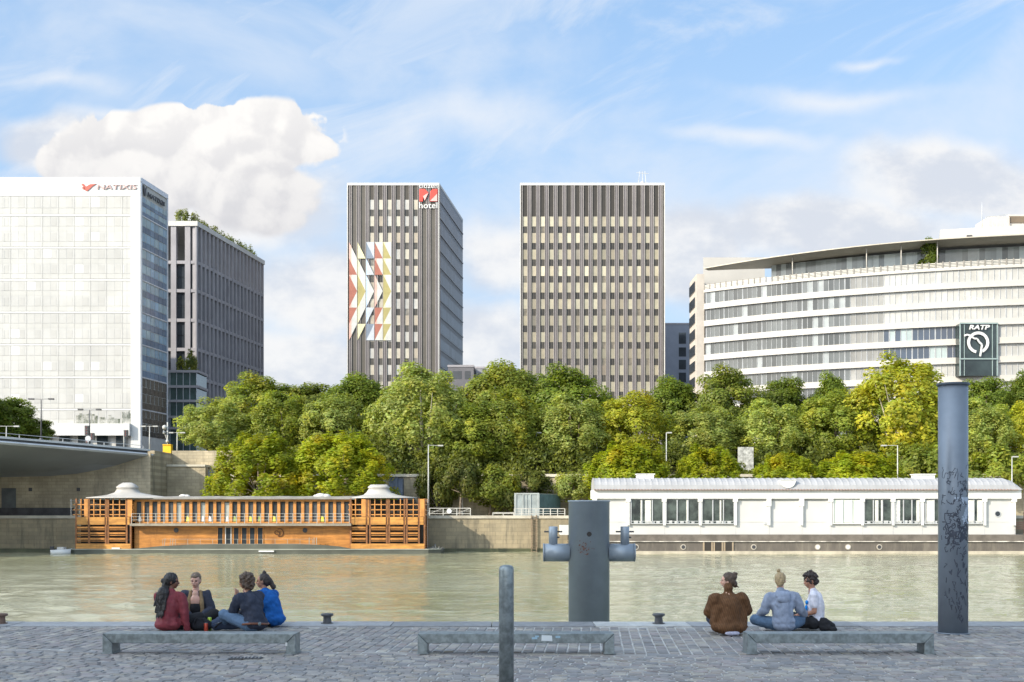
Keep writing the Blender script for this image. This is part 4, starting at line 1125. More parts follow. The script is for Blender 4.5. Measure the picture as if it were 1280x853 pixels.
for (a, b) in ((88, 97), (524, 533)):
    for q in range(4): mb.bar((ox(a + q * 3), OY + .2 + q * .6, oz(645 if a < 200 else 690)), (ox(a + q * 3), OY + .2 + q * .6, oz(624)), .06, .06)
    for zz in (626, 631, 638, 644): mb.bar((ox(a - 1), OY + .2, oz(zz)), (ox(b + 2), OY + 1.6, oz(zz)), .04, .04)
mb.build('end_railing', pbr('rail_steel', (.5, .49, .45)), ob)
mb = MB()
for q in range(7):
    p = 532 + q * 3; r = random.Random(q); mb.bar((ox(p), OY + .2, oz(689)), (ox(p + r.uniform(-2, 5)), OY + .4, oz(681 + r.uniform(-1, 5))), .16, .2)
mb.tube([(ox(536), OY - .2, oz(689)), (ox(542), OY, oz(686)), (ox(547), OY + .3, oz(689.5))], .14, 8)
mb.build('mooring_gear', pbr('gear_grey', (.12, .12, .11), var=.3), ob)

# small white dinghy at the left end
DY = 128.6; X0 = PX(66, DY); X1 = PX(88, DY)
dn = empty('dinghy', ((X0 + X1) / 2, DY, WATER_Z), 'small white dinghy afloat beside the left end of the orange boat', 'dinghy')
mb = MB(); N_ = 10; vv = []
for i in range(N_ + 1):
    t = i / N_; x = X0 + (X1 - X0) * t; w = .75 * (1 - max(0, t - .6) ** 2 * 5.5); h = .42 + .1 * t
    vv += [(x, DY - w, WATER_Z + h), (x, DY - w * .7, WATER_Z - .2), (x, DY + w * .7, WATER_Z - .2), (x, DY + w, WATER_Z + h), (x, DY + w * .8, WATER_Z + h - .02), (x, DY + w * .6, WATER_Z + .1), (x, DY - w * .6, WATER_Z + .1), (x, DY - w * .8, WATER_Z + h - .02)]
ff = [(i * 8 + j, i * 8 + (j + 1) % 8, (i + 1) * 8 + (j + 1) % 8, (i + 1) * 8 + j) for i in range(N_) for j in range(8)] + [tuple(range(8))[::-1], tuple(range(N_ * 8, N_ * 8 + 8))]
mb.smooth = True; mb.add(vv, ff); mb.build('hull', M_whitep, dn)
mb = MB(); mb.box(X0 - .25, X0 + .1, DY - .15, DY + .15, WATER_Z + .1, WATER_Z + .8); mb.box(X0 - .2, X0, DY - .1, DY + .1, WATER_Z - .2, WATER_Z + .1); mb.build('outboard_motor', M_dark, dn)
mb = MB(); mb.box(X0 + .6, X0 + 1.3, DY - .4, DY + .4, WATER_Z + .3, WATER_Z + .72); mb.build('console', M_white, dn)

# ================================================================ white restaurant barge
WY = 128.5
def wx(p): return PX(p, WY)
def wz(p): return PZ(p, WY)
wb = empty('white_barge', (wx(1000), WY, WATER_Z), 'long white houseboat with a ribbed barrel roof moored at right', 'boat')
def hullpat(N, pos, base):
    z = N.sep(pos)[2]; d = N.ss(N.noise(N.v('MULTIPLY', pos, (1.6, 1.6, .3)), 1.0, 6, .65), .42, .75)
    return N.mix(N.m('MULTIPLY', d, .5), base, (.26, .23, .18))
xa, xb = wx(712), wx(1420)
M_hull = pbr('hull_brown', (.115, .10, .085), rough=.6, var=.2, vs=.4, patt=hullpat)
mb = MB()
def hullbox(m_, z0, z1, y0, xa_=xa, xb_=xb):
    m_.prism([(xa_, .8), (xa_ + 1.2, 0), (xb_, 0), (xb_, 5.6), (xa_ + 1.2, 5.6), (xa_, 4.8)], lambda u, v, d: (u, y0 + v, d), z0, z1)
hullbox(mb, wz(689), wz(676.8), WY); mb.build('hull', M_hull, wb)
mb = MB(); hullbox(mb, wz(676.5), wz(668.5), WY - .10); mb.build('upper_strake', pbr('strake_brown', (.14, .12, .10), rough=.6, var=.3, vs=1), wb)
mb = MB(); hullbox(mb, wz(677.6), wz(676.6), WY - .16); mb.build('rubbing_strake', pbr('strake_white', (.6, .56, .5), rough=.6, var=.6, vs=.7), wb)
mb = MB(); hullbox(mb, wz(697), wz(689.1), WY - .14); mb.build('boot_band', pbr('boot_cream', (.46, .41, .32), rough=.6, var=.25, vs=.8), wb)
mb = MB(); hullbox(mb, WATER_Z - .7, wz(697.1), WY - .16); mb.build('waterline_band', pbr('wet_algae', (.07, .075, .035)), wb)
for p, lt in ((795, 0), (854, 0), (942, 0), (1022, 1), (1060, 1), (1099, 0), (1290, 0)):
    mb = MB(); mb.lathe([(.30, 0), (.30, .06)], 0, 0, 20); mb.v = [(wx(p) + a, WY - .07 + c_, wz(684) + b) for a, b, c_ in mb.v]
    q = mb.build('porthole', pbr('porthole_rim', (.42, .38, .32)), wb)
    mb = MB(); mb.lathe([(.20, 0), (.20, .06)], 0, 0, 20); mb.v = [(wx(p) + a, WY - .09 + c_, wz(684) + b) for a, b, c_ in mb.v]
    mb.build('glass', M_dark if not lt else M_whitep, q)
for p in (880.5, 893.5, 906.5):
    mb = MB(); mb.box(wx(p), wx(p + 8.5), WY - .05, WY + .1, wz(688.7), wz(676.9)); q = mb.build('hull_window', M_inn, wb)
    mb = MB()
    for a, b in ((p - 1.8, p), (p + 8.5, p + 10.3)): mb.box(wx(a), wx(b), WY - .09, WY + .05, wz(689), wz(676.4))
    mb.box(wx(p - 1.8), wx(p + 10.3), WY - .09, WY - .055, wz(676.5), wz(675.8)); mb.build('frame', pbr('frame_tan', (.33, .26, .18)), q)
# superstructure
sx0_, sx1_ = wx(745), wx(1271)
mb = MB(); mb.box(wx(701), wx(745), WY + .4, WY + 4.5, wz(669), wz(657)); mb.build('fore_cabin', M_white, wb)
mb = MB(); mb.box(sx0_, sx1_, WY + .35, WY + 4.9, wz(668.4), wz(614)); mb.build('cabin_wall', M_white, wb)
mb = MB(); mb.box(wx(742), wx(1277), WY + .05, WY + 5.1, wz(623.5), wz(612.5)); mb.build('fascia', M_whitep, wb)
groups = [(789, 829, 'w'), (833, 874, 'w'), (878, 918, 'w'), (1042, 1077, 'c'), (1081, 1115, 'w'), (1119.5, 1151, 'w'), (1157, 1191, 'h'), (1196, 1229, 'h')]
M_cur = pbr('curtain', (.62, .61, .57), rough=.8, var=.2, vs=4); M_pgreen = pbr('pale_blind', (.66, .70, .60), rough=.7, var=.06)
for gi, (a, b, kd) in enumerate(groups):
    mb = MB(); mb.box(wx(a), wx(b), WY + .22, WY + .36, wz(655), wz(625))
    w = mb.build('window', pbr('barge_glass', (.055, .07, .06), rough=.08, var=.8, vs=.7, spec=.6) if kd != 'c' else M_pgreen, wb)
    mb = MB(); r = random.Random(gi)
    for q in range(4):
        xx = wx(a) + (wx(b) - wx(a)) * q / 3; mb.box(xx - .05, xx + .05, WY + .12, WY + .215, wz(655), wz(625))
    mb.box(wx(a), wx(b), WY + .10, WY + .2, wz(655.2), wz(654.2))
    mb.box(wx(a), wx(b), WY + .05, WY + .08, wz(652.0), wz(651.4))
    mb.build('frame', M_lampgrey if kd != 'c' else M_whitep, w)
    if kd != 'c':
        for (f0, f1) in {0: [(.30, .36), (.44, .62)], 1: [(.62, .68)], 2: [(.55, .6)], 4: [(.4, .52), (.62, .66)], 5: [(.0, .2), (.85, .97)], 6: [(.05, .35), (.5, .6)], 7: [(.25, .7), (.8, 1.0)]}.get(gi, []):
            mb = MB(); W_ = wx(b) - wx(a)
            mb.box(wx(a) + W_ * f0, wx(a) + W_ * f1, WY + .19, WY + .219, wz(654), wz(625.5)); mb.build('curtain', M_cur, w)
        mb = MB()
        for q in range(5): mb.box(wx(a) + .3 + q * .6, wx(a) + .62 + q * .6 + r.uniform(0, .15), WY + .20, WY + .218, wz(654.8), wz(652.3 - r.uniform(0, 1.5)))
        mb.build('table_setting', M_whitep, w)
for p in (744, 786, 831, 876, 920, 962, 1003, 1039.5, 1079, 1117.3, 1154, 1193, 1232, 1269):
    mb = MB(); mb.box(wx(p) - .16, wx(p) + .10, WY + .08, WY + .349, wz(657), wz(623.5)); mb.box(wx(p) - .3, wx(p) + .2, WY + .02, WY + .345, wz(627.5 if p not in (962, 1003) else 633), wz(623.5))
    mb.build('pilaster', M_whitep, wb)
    mb = MB(); mb.box(wx(p) + .0, wx(p) + .05, WY + .335, WY + .352, wz(668), wz(657)); mb.build('panel_joint', M_lampgrey, wb)
mb = MB(); mb.box(sx0_, sx1_, WY + .33, WY + .352, wz(653.0), wz(652.4)); mb.build('hand_line', M_lampgrey, wb)
for p in (942, 983, 1021):
    mb = MB(); mb.box(wx(p - 19), wx(p + 19), WY + .33, WY + .353, wz(625.6), wz(625)); mb.build('shutter_gap', M_dark, wb)
mb = MB(); mb.box(wx(956), wx(959), WY + .25, WY + .34, wz(656), wz(653)); mb.build('lamp', M_lampgrey, wb)
mb = MB(); mb.lathe([(.36, 0), (.36, .06)], 0, 0, 20); mb.v = [(wx(1248.5) + a, WY + .30 + c_, wz(642.5) + b) for a, b, c_ in mb.v]; q = mb.build('porthole', M_lampgrey, wb)
mb = MB(); mb.lathe([(.26, 0), (.26, .06)], 0, 0, 20); mb.v = [(wx(1248.5) + a, WY + .28 + c_, wz(642.5) + b) for a, b, c_ in mb.v]; mb.build('glass', M_glass, q)
# ribbed barrel roof with a rounded right end
def ribpat(N, pos, base):
    fr = N.m('FRACT', N.m('MULTIPLY', N.sep(pos)[0], 1.32)); ln = N.ss(N.m('ABSOLUTE', N.m('SUBTRACT', fr, .5)), .36, .5, 1.0, .45)
    return N.mix(1.0, base, N.comb(ln, ln, ln), 'MULTIPLY')
M_barrel = pbr('ribbed_roof', (.33, .33, .335), rough=.45, var=.10, vs=.7, patt=streaks(.2, 1.5, 1.5, (.36, .35, .34)))
mb = MB(); nx_ = 268; na = 10
xs = [wx(743) + (wx(1277) - wx(743)) * i / nx_ for i in range(nx_ + 1)]
def rring(i):
    x = xs[i]; e = max(0, x - wx(1258)) / (wx(1277) - wx(1258)); sc_ = math.sqrt(max(0.02, 1 - e * e))
    out = []
    rib = .035 if i % 4 == 0 else 0
    for j in range(na + 1):
        t = math.pi * j / na
        y = WY + 2.55 - 2.75 * math.cos(t); z = wz(612.6) + (wz(597.2) - wz(612.6)) * math.sin(t) ** .8 * (sc_ if j not in (0, na) else 1)
        out.append((x, y, z + rib * math.sin(t) + (rib * .6)))
    return out
rings = [rring(i) for i in range(nx_ + 1)]
vv = [p for r_ in rings for p in r_]; m1_ = na + 1
ff = [(i * m1_ + j, (i + 1) * m1_ + j, (i + 1) * m1_ + j + 1, i * m1_ + j + 1) for i in range(nx_) for j in range(na)]
ff += [tuple(range(m1_)), tuple(range(nx_ * m1_, nx_ * m1_ + m1_))[::-1]]
mb.add(vv, ff); mb.build('barrel_roof', M_barrel, wb)
mb = MB()
for i in range(0, 134): x = wx(743) + (wx(1262) - wx(743)) * i / 133; mb.box(x - .035, x + .035, WY - .3, WY + .3, wz(613.2), wz(611.4)); 
mb.build('gutter_bracket', pbr('gutter_brown', (.28, .2, .17)), wb)
mb = MB(); mb.box(wx(743), wx(1272), WY - .24, WY - .04, wz(613.3), wz(612.1)); mb.build('gutter', pbr('gutter_brown', (.28, .2, .17)), wb)
for a, b, p0, p1 in ((799, 820, 592.8, 597.5), (1152, 1176, 593, 597.5)):
    mb = MB(); mb.box(wx(a), wx(b), WY + 1.8, WY + 3.4, wz(p1 + 1.5), wz(p0)); mb.box(wx(a) - .1, wx(b) + .1, WY + 1.7, WY + 3.5, wz(p0) + .002, wz(p0) + .1); mb.build('roof_hatch', M_whitep, wb)
mb = MB(); q_ = lambda u, v, d: (u, WY - .25 + d, v)
cxv = wx(984.5); pts = [(cxv + .82 * math.cos(t), wz(601) - .80 * math.sin(t)) for t in np.linspace(0, math.pi, 14)]
mb.prism(pts, q_, 0, 1.3); mb.box(cxv - .84, cxv + .84, WY - .3, WY + 1.0, wz(600.8), wz(600)); v_ = mb.build('roof_scoop', M_whitep, wb)
mb = MB()
for (p, y_) in ((1225, 1.1), (1232, 1.5), (1249, 1.0), (1131, .9)): mb.lathe([(.05, 0), (.22, .12), (.22, .2), (.05, .28)], wx(p), WY + y_, 10); 
mb.v = [(a, b, c_ + wz(602.5)) for a, b, c_ in mb.v]; mb.build('roof_cowl', M_lampgrey, wb)
# things glimpsed past the right end
mb = MB(); xx = wx(1272)
for q in range(4): mb.box(xx + .05, xx + 2.5, WY + 1, WY + 1.1, wz(662 - q * 2.6), wz(660.5 - q * 2.6))
for q in range(3): mb.bar((xx + .1 + q, WY + 1, wz(668)), (xx + .1 + q, WY + 1, wz(640)), .07, .07)
mb.build('stern_rail', pbr('rail_brown', (.25, .14, .1)), wb)

# ================================================================ on the far port
CY_ = 140.0
cn = empty('shipping_container', (PX(643, CY_), CY_, PORT_Z), 'teal grey ribbed steel container standing on the far port', 'container')
cx0, cx1 = PX(643, CY_), PX(674, CY_); cz1 = PZ(617, CY_)
M_ct = pbr('container_steel', (.28, .32, .32), rough=.55, var=.25, vs=.8, patt=streaks(.4, 1.8, .4, (.25, .2, .15)))
M_ct2 = pbr('container_teal', (.10, .19, .20), rough=.55, var=.25, vs=.8)
ex = PX(700, 147) - cx1
mb = MB(); mb.add([(cx0, CY_, PORT_Z + .1), (cx1, CY_, PORT_Z + .1), (cx1 + ex, CY_ + 6, PORT_Z + .1), (cx0 + ex, CY_ + 6, PORT_Z + .1), (cx0, CY_, cz1), (cx1, CY_, cz1), (cx1 + ex, CY_ + 6, cz1), (cx0 + ex, CY_ + 6, cz1)], MB.BF)
mb.build('box_body', M_ct, cn)
mb = MB()
for k in range(4):
    x = cx0 + .18 + k * (cx1 - cx0 - .36) / 3
    mb.box(x - .05, x + .05, CY_ - .08, CY_ - .01, PORT_Z + .15, cz1 - .1)
for a, b in ((cx0 - .02, cx0 + .14), (cx1 - .14, cx1 + .02), ((cx0 + cx1) / 2 - .03, (cx0 + cx1) / 2 + .03)): mb.box(a, b, CY_ - .06, CY_ - .012, PORT_Z, cz1 + .04)
mb.box(cx0, cx1, CY_ - .07, CY_ - .015, cz1 - .12, cz1 + .05); mb.box(cx0, cx1, CY_ - .07, CY_ - .015, PORT_Z, PORT_Z + .15)
mb.build('door_gear', pbr('container_frame', (.34, .37, .36), var=.2), cn)
Fc = Frame(cx1, CY_, ex, 6); mb = MB()
L_ = math.hypot(ex, 6)
for k in range(22): mb.fbox(Fc, .1 + k * L_ / 22, .1 + (k + .5) * L_ / 22, PORT_Z + .2, cz1 - .1, .005, .05)
mb.build('corrugated_side', M_ct2, cn)

M_rust = pbr('rail_white', (.45, .44, .40), rough=.5, var=.2, vs=2)
def fence(xp0, xp1, Y, z0, ztop, label, nposts, brace=False, disc=None):
    a, b = PX(xp0, Y), PX(xp1, Y); f = empty('railing', (a, Y, z0), label, 'railing')
    mb = MB()
    for q in range(nposts): x = a + (b - a) * q / (nposts - 1); mb.box(x - .05, x + .05, Y - .05, Y + .05, z0, ztop)
    mb.build('post', M_rust, f)
    mb = MB(); mb.bar((a, Y, ztop), (b, Y, ztop), .08, .08); mb.bar((a, Y, z0 + .25), (b, Y, z0 + .25), .07, .07)
    if brace:
        for q in range(nposts - 1):
            x = a + (b - a) * q / (nposts - 1); x2 = a + (b - a) * (q + 1) / (nposts - 1)
            mb.bar((x, Y, z0 + .25), (x2, Y, ztop), .05, .05)
        mb.bar((a, Y, (z0 + ztop) / 2 + .1), (b, Y, (z0 + ztop) / 2 + .1), .04, .04)
    else: mb.bar((a, Y, (z0 + ztop) / 2 + .1), (b, Y, (z0 + ztop) / 2 + .1), .04, .04)
    mb.build('rail', M_rust, f)
    if disc:
        mb = MB(); mb.lathe([(.28, 0), (.28, .04)], 0, 0, 18); mb.v = [(PX(disc, Y) + p, Y - .1 + r_, (z0 + ztop) / 2 + .1 + q) for p, q, r_ in mb.v]; mb.build('round_sign', M_whitep, f)
fence(537, 588, 136.5, PORT_Z, PZ(635.5, 136.5), 'white braced gate railing with a round white sign, right of the orange boat', 4, True, 561.5)
fence(616, 642, 136.6, PORT_Z, PZ(641, 136.6), 'low pale railing on the wall edge left of the container', 3)
fence(643, 706, 136.3, PORT_Z, PZ(636, 136.3), 'thin railing running in front of the container', 8)
# ladder on the quay wall
lx = PX(667.5, Q0); mb = MB(); 
for d in (-.28, .28): mb.box(lx + d - .05, lx + d + .05, Q0 - .28, Q0 - .14, WATER_Z - .3, PORT_Z + .1)
o = mesh_thing(mb, 'wall_ladder', pbr('rusty_steel', (.20, .15, .10), rough=.8, var=.4, vs=3), (lx, Q0, WATER_Z), 'rusty ladder fixed on the sunlit far quay wall below the container', 'ladder')
mb = MB()
for k in range(14): mb = MB(); mb.box(lx - .24, lx + .24, Q0 - .24, Q0 - .18, WATER_Z + k * .3, WATER_Z + k * .3 + .06); mb.build('rung', pbr('rusty_steel', (.2, .15, .1)), o)
# plain dark low strip under the bridge, blue shed behind the boat
mb = MB(); mb.box(PX(-40, 137.5), PX(93, 137.5), 137.3, 137.5, PORT_Z, PZ(635, 137.5))
o = mesh_thing(mb, 'low_stripe', pbr('stripe_dark', (.05, .048, .05), rough=.8, var=.4, vs=1), (PX(20, 137.5), 137.4, PORT_Z), 'long dark low barrier on the port under the bridge', 'stripe')
sh = empty('site_cabin', (PX(486, 144), 144, PORT_Z), 'dark blue grey site cabin half hidden behind the right pagoda roof', 'cabin')
mb = MB(); mb.box(PX(486, 144), PX(497, 144), 144, 146, PORT_Z, PZ(597, 144)); mb.box(PX(497.2, 144), PX(503, 144), 144.2, 146, PORT_Z, PZ(598, 144)); mb.build('wall', pbr('cabin_blue', (.10, .13, .19), rough=.6), sh)
mb = MB(); mb.box(PX(485, 144), PX(504, 144), 143.9, 146.2, PZ(597, 144) + .003, PZ(596, 144)); mb.build('roof', M_dark, sh)
mb = MB(); mb.box(PX(488, 144), PX(494, 144), 143.96, 144.05, PORT_Z, PORT_Z + 2.2); mb.build('door', M_bluegrey, sh)

# ---- lamp posts
def lamp(px_, ybase, ytop, Y, z0, label, arms, group='street lamps of the far bank', mat_=None, col_h=None):
    mat_ = mat_ or M_lampgrey
    x = PX(px_, Y); zt = PZ(ytop, Y)
    e = empty('street_lamp', (x, Y, z0), label, 'street lamp', group)
    mb = MB(); mb.tube([(x, Y, z0), (x, Y, z0 + (zt - z0) * .5), (x, Y, zt)], [.10, .075, .05], 8); mb.lathe([(.2, z0), (.2, z0 + .35), (.13, z0 + .4)], x, Y, 8); mb.build('pole', mat_, e)
    for (dx, dz) in arms:
        mb = MB(); mb.bar((x, Y, zt + dz * .6), (x + dx, Y, zt + dz), .05, .05); a = mb.build('arm', mat_, e)
        mb = MB(); s_ = math.copysign(1, dx); mb.box(x + dx - .1 * s_, x + dx + .5 * s_, Y - .16, Y + .16, zt + dz - .09, zt + dz + .06); mb.build('lamp_head', mat_, a)
    return e
M_lampw = pbr('lamp_white', (.42, .42, .40), rough=.4)
lamp(535.5, 645, 556, 138.2, PORT_Z, 'tall pale lamp post at the edge right of the orange boat, arm pointing right', [(1.2, -.1)], mat_=M_lampw)
lamp(578, 645, 580, 146.6, PORT_Z, 'thin grey lamp post among the trees behind the white gate railing', [(-.4, 0)], mat_=M_lampw)
lamp(1122, 600, 557, 139, PORT_Z, 'pale lamp post behind the barge roof left of the tall graffiti pillar', [(-1.4, 0)], mat_=M_lampw)
lamp(1265, 600, 571, 139, PORT_Z, 'pale lamp post at the right end of the barge roof', [(.2, 0)], mat_=M_lampw)
lamp(512, 590, 547, 152.5, 6.2, 'slim grey lamp pole among leaves above the right pagoda roof', [(.2, 0)], mat_=M_lampw)
lamp(670.5, 590, 541, 152.5, 6.2, 'slim grey twin pole between the two middle trees', [(.15, 0)], mat_=M_lampw)
lamp(746, 590, 550, 152.5, 6.2, 'slim grey twin pole left of the first golden bush by the barge', [(.15, 0)], mat_=M_lampw)
lamp(833, 590, 541, 145.2, PORT_Z, 'slim grey twin pole between the first and second golden bushes', [(.15, 0)], mat_=M_lampw)
for (p, top, back) in ((51.5, 500, 3.0), (112, 513, 14.0)):
    bx_ = bridge_pt(p, back); z0 = bx_[2]
    lamp(p, 0, top, bx_[1], z0, 'tall double lamp post on the bridge, nearest the left edge' if p < 60 else 'shorter double lamp post on the bridge near the traffic lights', [(.9, .1), (-.9, .1)], 'street lamps on the bridge', M_dark)
for (p, top, Y, lb) in ((187, 533, 150, 'short white double lamp at the bridge end left of the yellow box'), (221.5, 541, 154, 'short white double lamp right of the yellow box')):
    lamp(p, 0, top, Y, STREET_Z, lb, [(.55, 0), (-.55, 0)], 'short double lamps at the bridge head', M_lampw)
bx_ = bridge_pt(8, 16); lamp(8, 0, 533, bx_[1], bx_[2], 'short white double lamp on the bridge at the left edge', [(1.0, 0), (-1.0, 0)], 'short double lamps at the bridge head', M_lampw)
# traffic lights
def signal(px_, ytop, back, label, dirs):
    x, Y, z0 = bridge_pt(px_, back); zt = PZ(ytop, Y); e = empty('traffic_light', (x, Y, z0), label, 'traffic light')
    mb = MB(); mb.tube([(x, Y, z0), (x, Y, zt)], .07, 8); mb.build('pole', M_lampw, e)
    for (dx, zc, h) in dirs:
        mb = MB(); mb.box(x + dx - .22, x + dx + .22, Y - .2, Y + .2, zc + zt - h / 2, zc + zt + h / 2); hd = mb.build('signal_head', M_dark, e)
        mb = MB()
        for q in (-.3, 0, .3): mb.ball((x + dx, Y - .2, zt + zc + q * h), .08)
        mb.build('lens', pbr('signal_lens', (.18, .05, .04)), hd)
    return e
signal(110.5, 534, 5, 'traffic light with several black heads beside the double lamp on the bridge', [(-.15, -.4, 1.1), (.45, -1.1, .8), (-.1, -1.5, .7)])
signal(155, 539, 3, 'small traffic light with one dark head on the bridge in front of the canopy', [(.25, -.3, .8)])
x, Y, z0 = bridge_pt(110, 3); zc = PZ(548.5, Y)
mb = MB(); mb.lathe([(.33, 0), (.33, .05)], 0, 0, 16); mb.v = [(x + a, Y + c_, zc + b) for a, b, c_ in mb.v]; mb.tube([(x, Y + .06, z0), (x, Y + .06, zc)], .04, 6)
mesh_thing(mb, 'round_sign', M_lampgrey, (x, Y, z0), 'round grey road sign seen from behind below the black signal heads', 'sign')
x, Y, z0 = bridge_pt(157.5, 3); zc = PZ(543, Y)
# camera mast
x = PX(209.5, 151); zt = PZ(528, 151); cmst = empty('camera_mast', (x, 151, STREET_Z), 'white mast with round camera pods above the yellow box', 'mast')
mb = MB(); mb.tube([(x, 151, STREET_Z), (x, 151, zt)], .09, 8); mb.bar((x - .1, 151, zt - 2.2), (x - .5, 151, zt - 1), .07, .07); mb.build('pole', M_lampw, cmst)
for dx, p, r_ in ((-.35, 534.5, .3), (-.4, 541, .2), (.0, 552, .22)):
    mb = MB(); mb.ball((x + dx, 150.9, PZ(p, 151)), r_); mb.build('camera_pod', M_lampw, cmst)
mb = MB(); mb.box(PX(203.5, 149.6), PX(213.5, 149.6), 149.6, 150.5, STREET_Z, PZ(556.5, 149.6) ); 
o = mesh_thing(mb, 'yellow_box', pbr('safety_yellow', (.80, .46, .01), rough=.5, var=.1), (PX(208, 149.6), 150, STREET_Z), 'bright yellow box on the parapet at the bridge end', 'container')
mb = MB(); mb.box(PX(203.2, 149.6), PX(213.8, 149.6), 149.5, 150.6, PZ(556.5, 149.6) + .003, PZ(555.6, 149.6)); mb.build('lid', pbr('safety_yellow', (.8, .46, .01)), o)
# sign panel among the trees
x0, x1 = PX(922.5, 150), PX(942, 150); pn = empty('standing_screen', (x0, 150, 6.2), 'mottled white upright panel between two golden bushes behind the barge roof', 'screen')
mb = MB(); mb.box(x0, x1, 150, 150.15, 6.5, PZ(559, 150)); mb.build('board', pbr('mottled_white', (.40, .40, .37), rough=.7, var=.55, vs=2.2), pn)
mb = MB(); mb.box(x0 + .1, x0 + .25, 150.16, 150.3, 5.6, 9); mb.box(x1 - .25, x1 - .1, 150.16, 150.3, 5.6, 9); mb.build('leg', M_lampgrey, pn)
# ================================================================ vegetation
def foliage(name, c1, c2, c3=None):
    m = bpy.data.materials.new(name); m.use_nodes = True; t = m.node_tree; t.nodes.clear(); N = NT(t)
    out = N.n('ShaderNodeOutputMaterial'); pos = N.n('ShaderNodeNewGeometry').outputs['Position']
    oi = N.n('ShaderNodeObjectInfo')
    f = N.ss(N.noise(pos, .55, 4, .6), .32, .68)
    base = N.mix(f, c1, c2)
    if c3: base = N.mix(N.ss(N.noise(N.v('ADD', pos, (50, 0, 0)), .28, 3, .6), .50, .72), base, c3)
    base = N.mix(1.0, base, N.n('ShaderNodeAttribute', attribute_name='tint').outputs['Color'], 'MULTIPLY')
    rv = N.ss(oi.outputs['Random'], 0, 1, .85, 1.15, smooth=False); base = N.mix(1.0, base, N.comb(rv, rv, rv), 'MULTIPLY')
    d = N.n('ShaderNodeBsdfPrincipled'); N.put(d.inputs['Base Color'], base); d.inputs['Roughness'].default_value = .5; d.inputs['Specular IOR Level'].default_value = .35
    tr = N.n('ShaderNodeBsdfTranslucent'); N.put(tr.inputs[0], N.mix(1.0, base, (1.25, 1.2, .6), 'MULTIPLY'))
    mx = N.n('ShaderNodeMixShader'); mx.inputs[0].default_value = .54
    t.links.new(d.outputs[0], mx.inputs[1]); t.links.new(tr.outputs[0], mx.inputs[2]); t.links.new(mx.outputs[0], out.inputs[0])
    return m
M_fol = {'plane': foliage('foliage_green', (.165, .22, .035), (.27, .32, .05), (.35, .35, .045)),
         'dark': foliage('foliage_deep', (.11, .165, .022), (.20, .26, .03)),
         'ash': foliage('foliage_olive', (.255, .325, .085), (.38, .43, .12), (.39, .42, .07)),
         'gold': foliage('foliage_golden', (.25, .33, .02), (.38, .42, .025), (.48, .41, .022)),
         'yel': foliage('foliage_yellow', (.32, .37, .035), (.46, .47, .05), (.52, .48, .04)),
         'shrub': foliage('foliage_shrub', (.09, .12, .03), (.20, .22, .045))}
M_bark = pbr('bark', (.16, .13, .10), rough=.9, var=.35, vs=3, bump=.02, bs=9)
M_barkp = pbr('pale_bark', (.42, .38, .29), rough=.8, var=.3, vs=2)
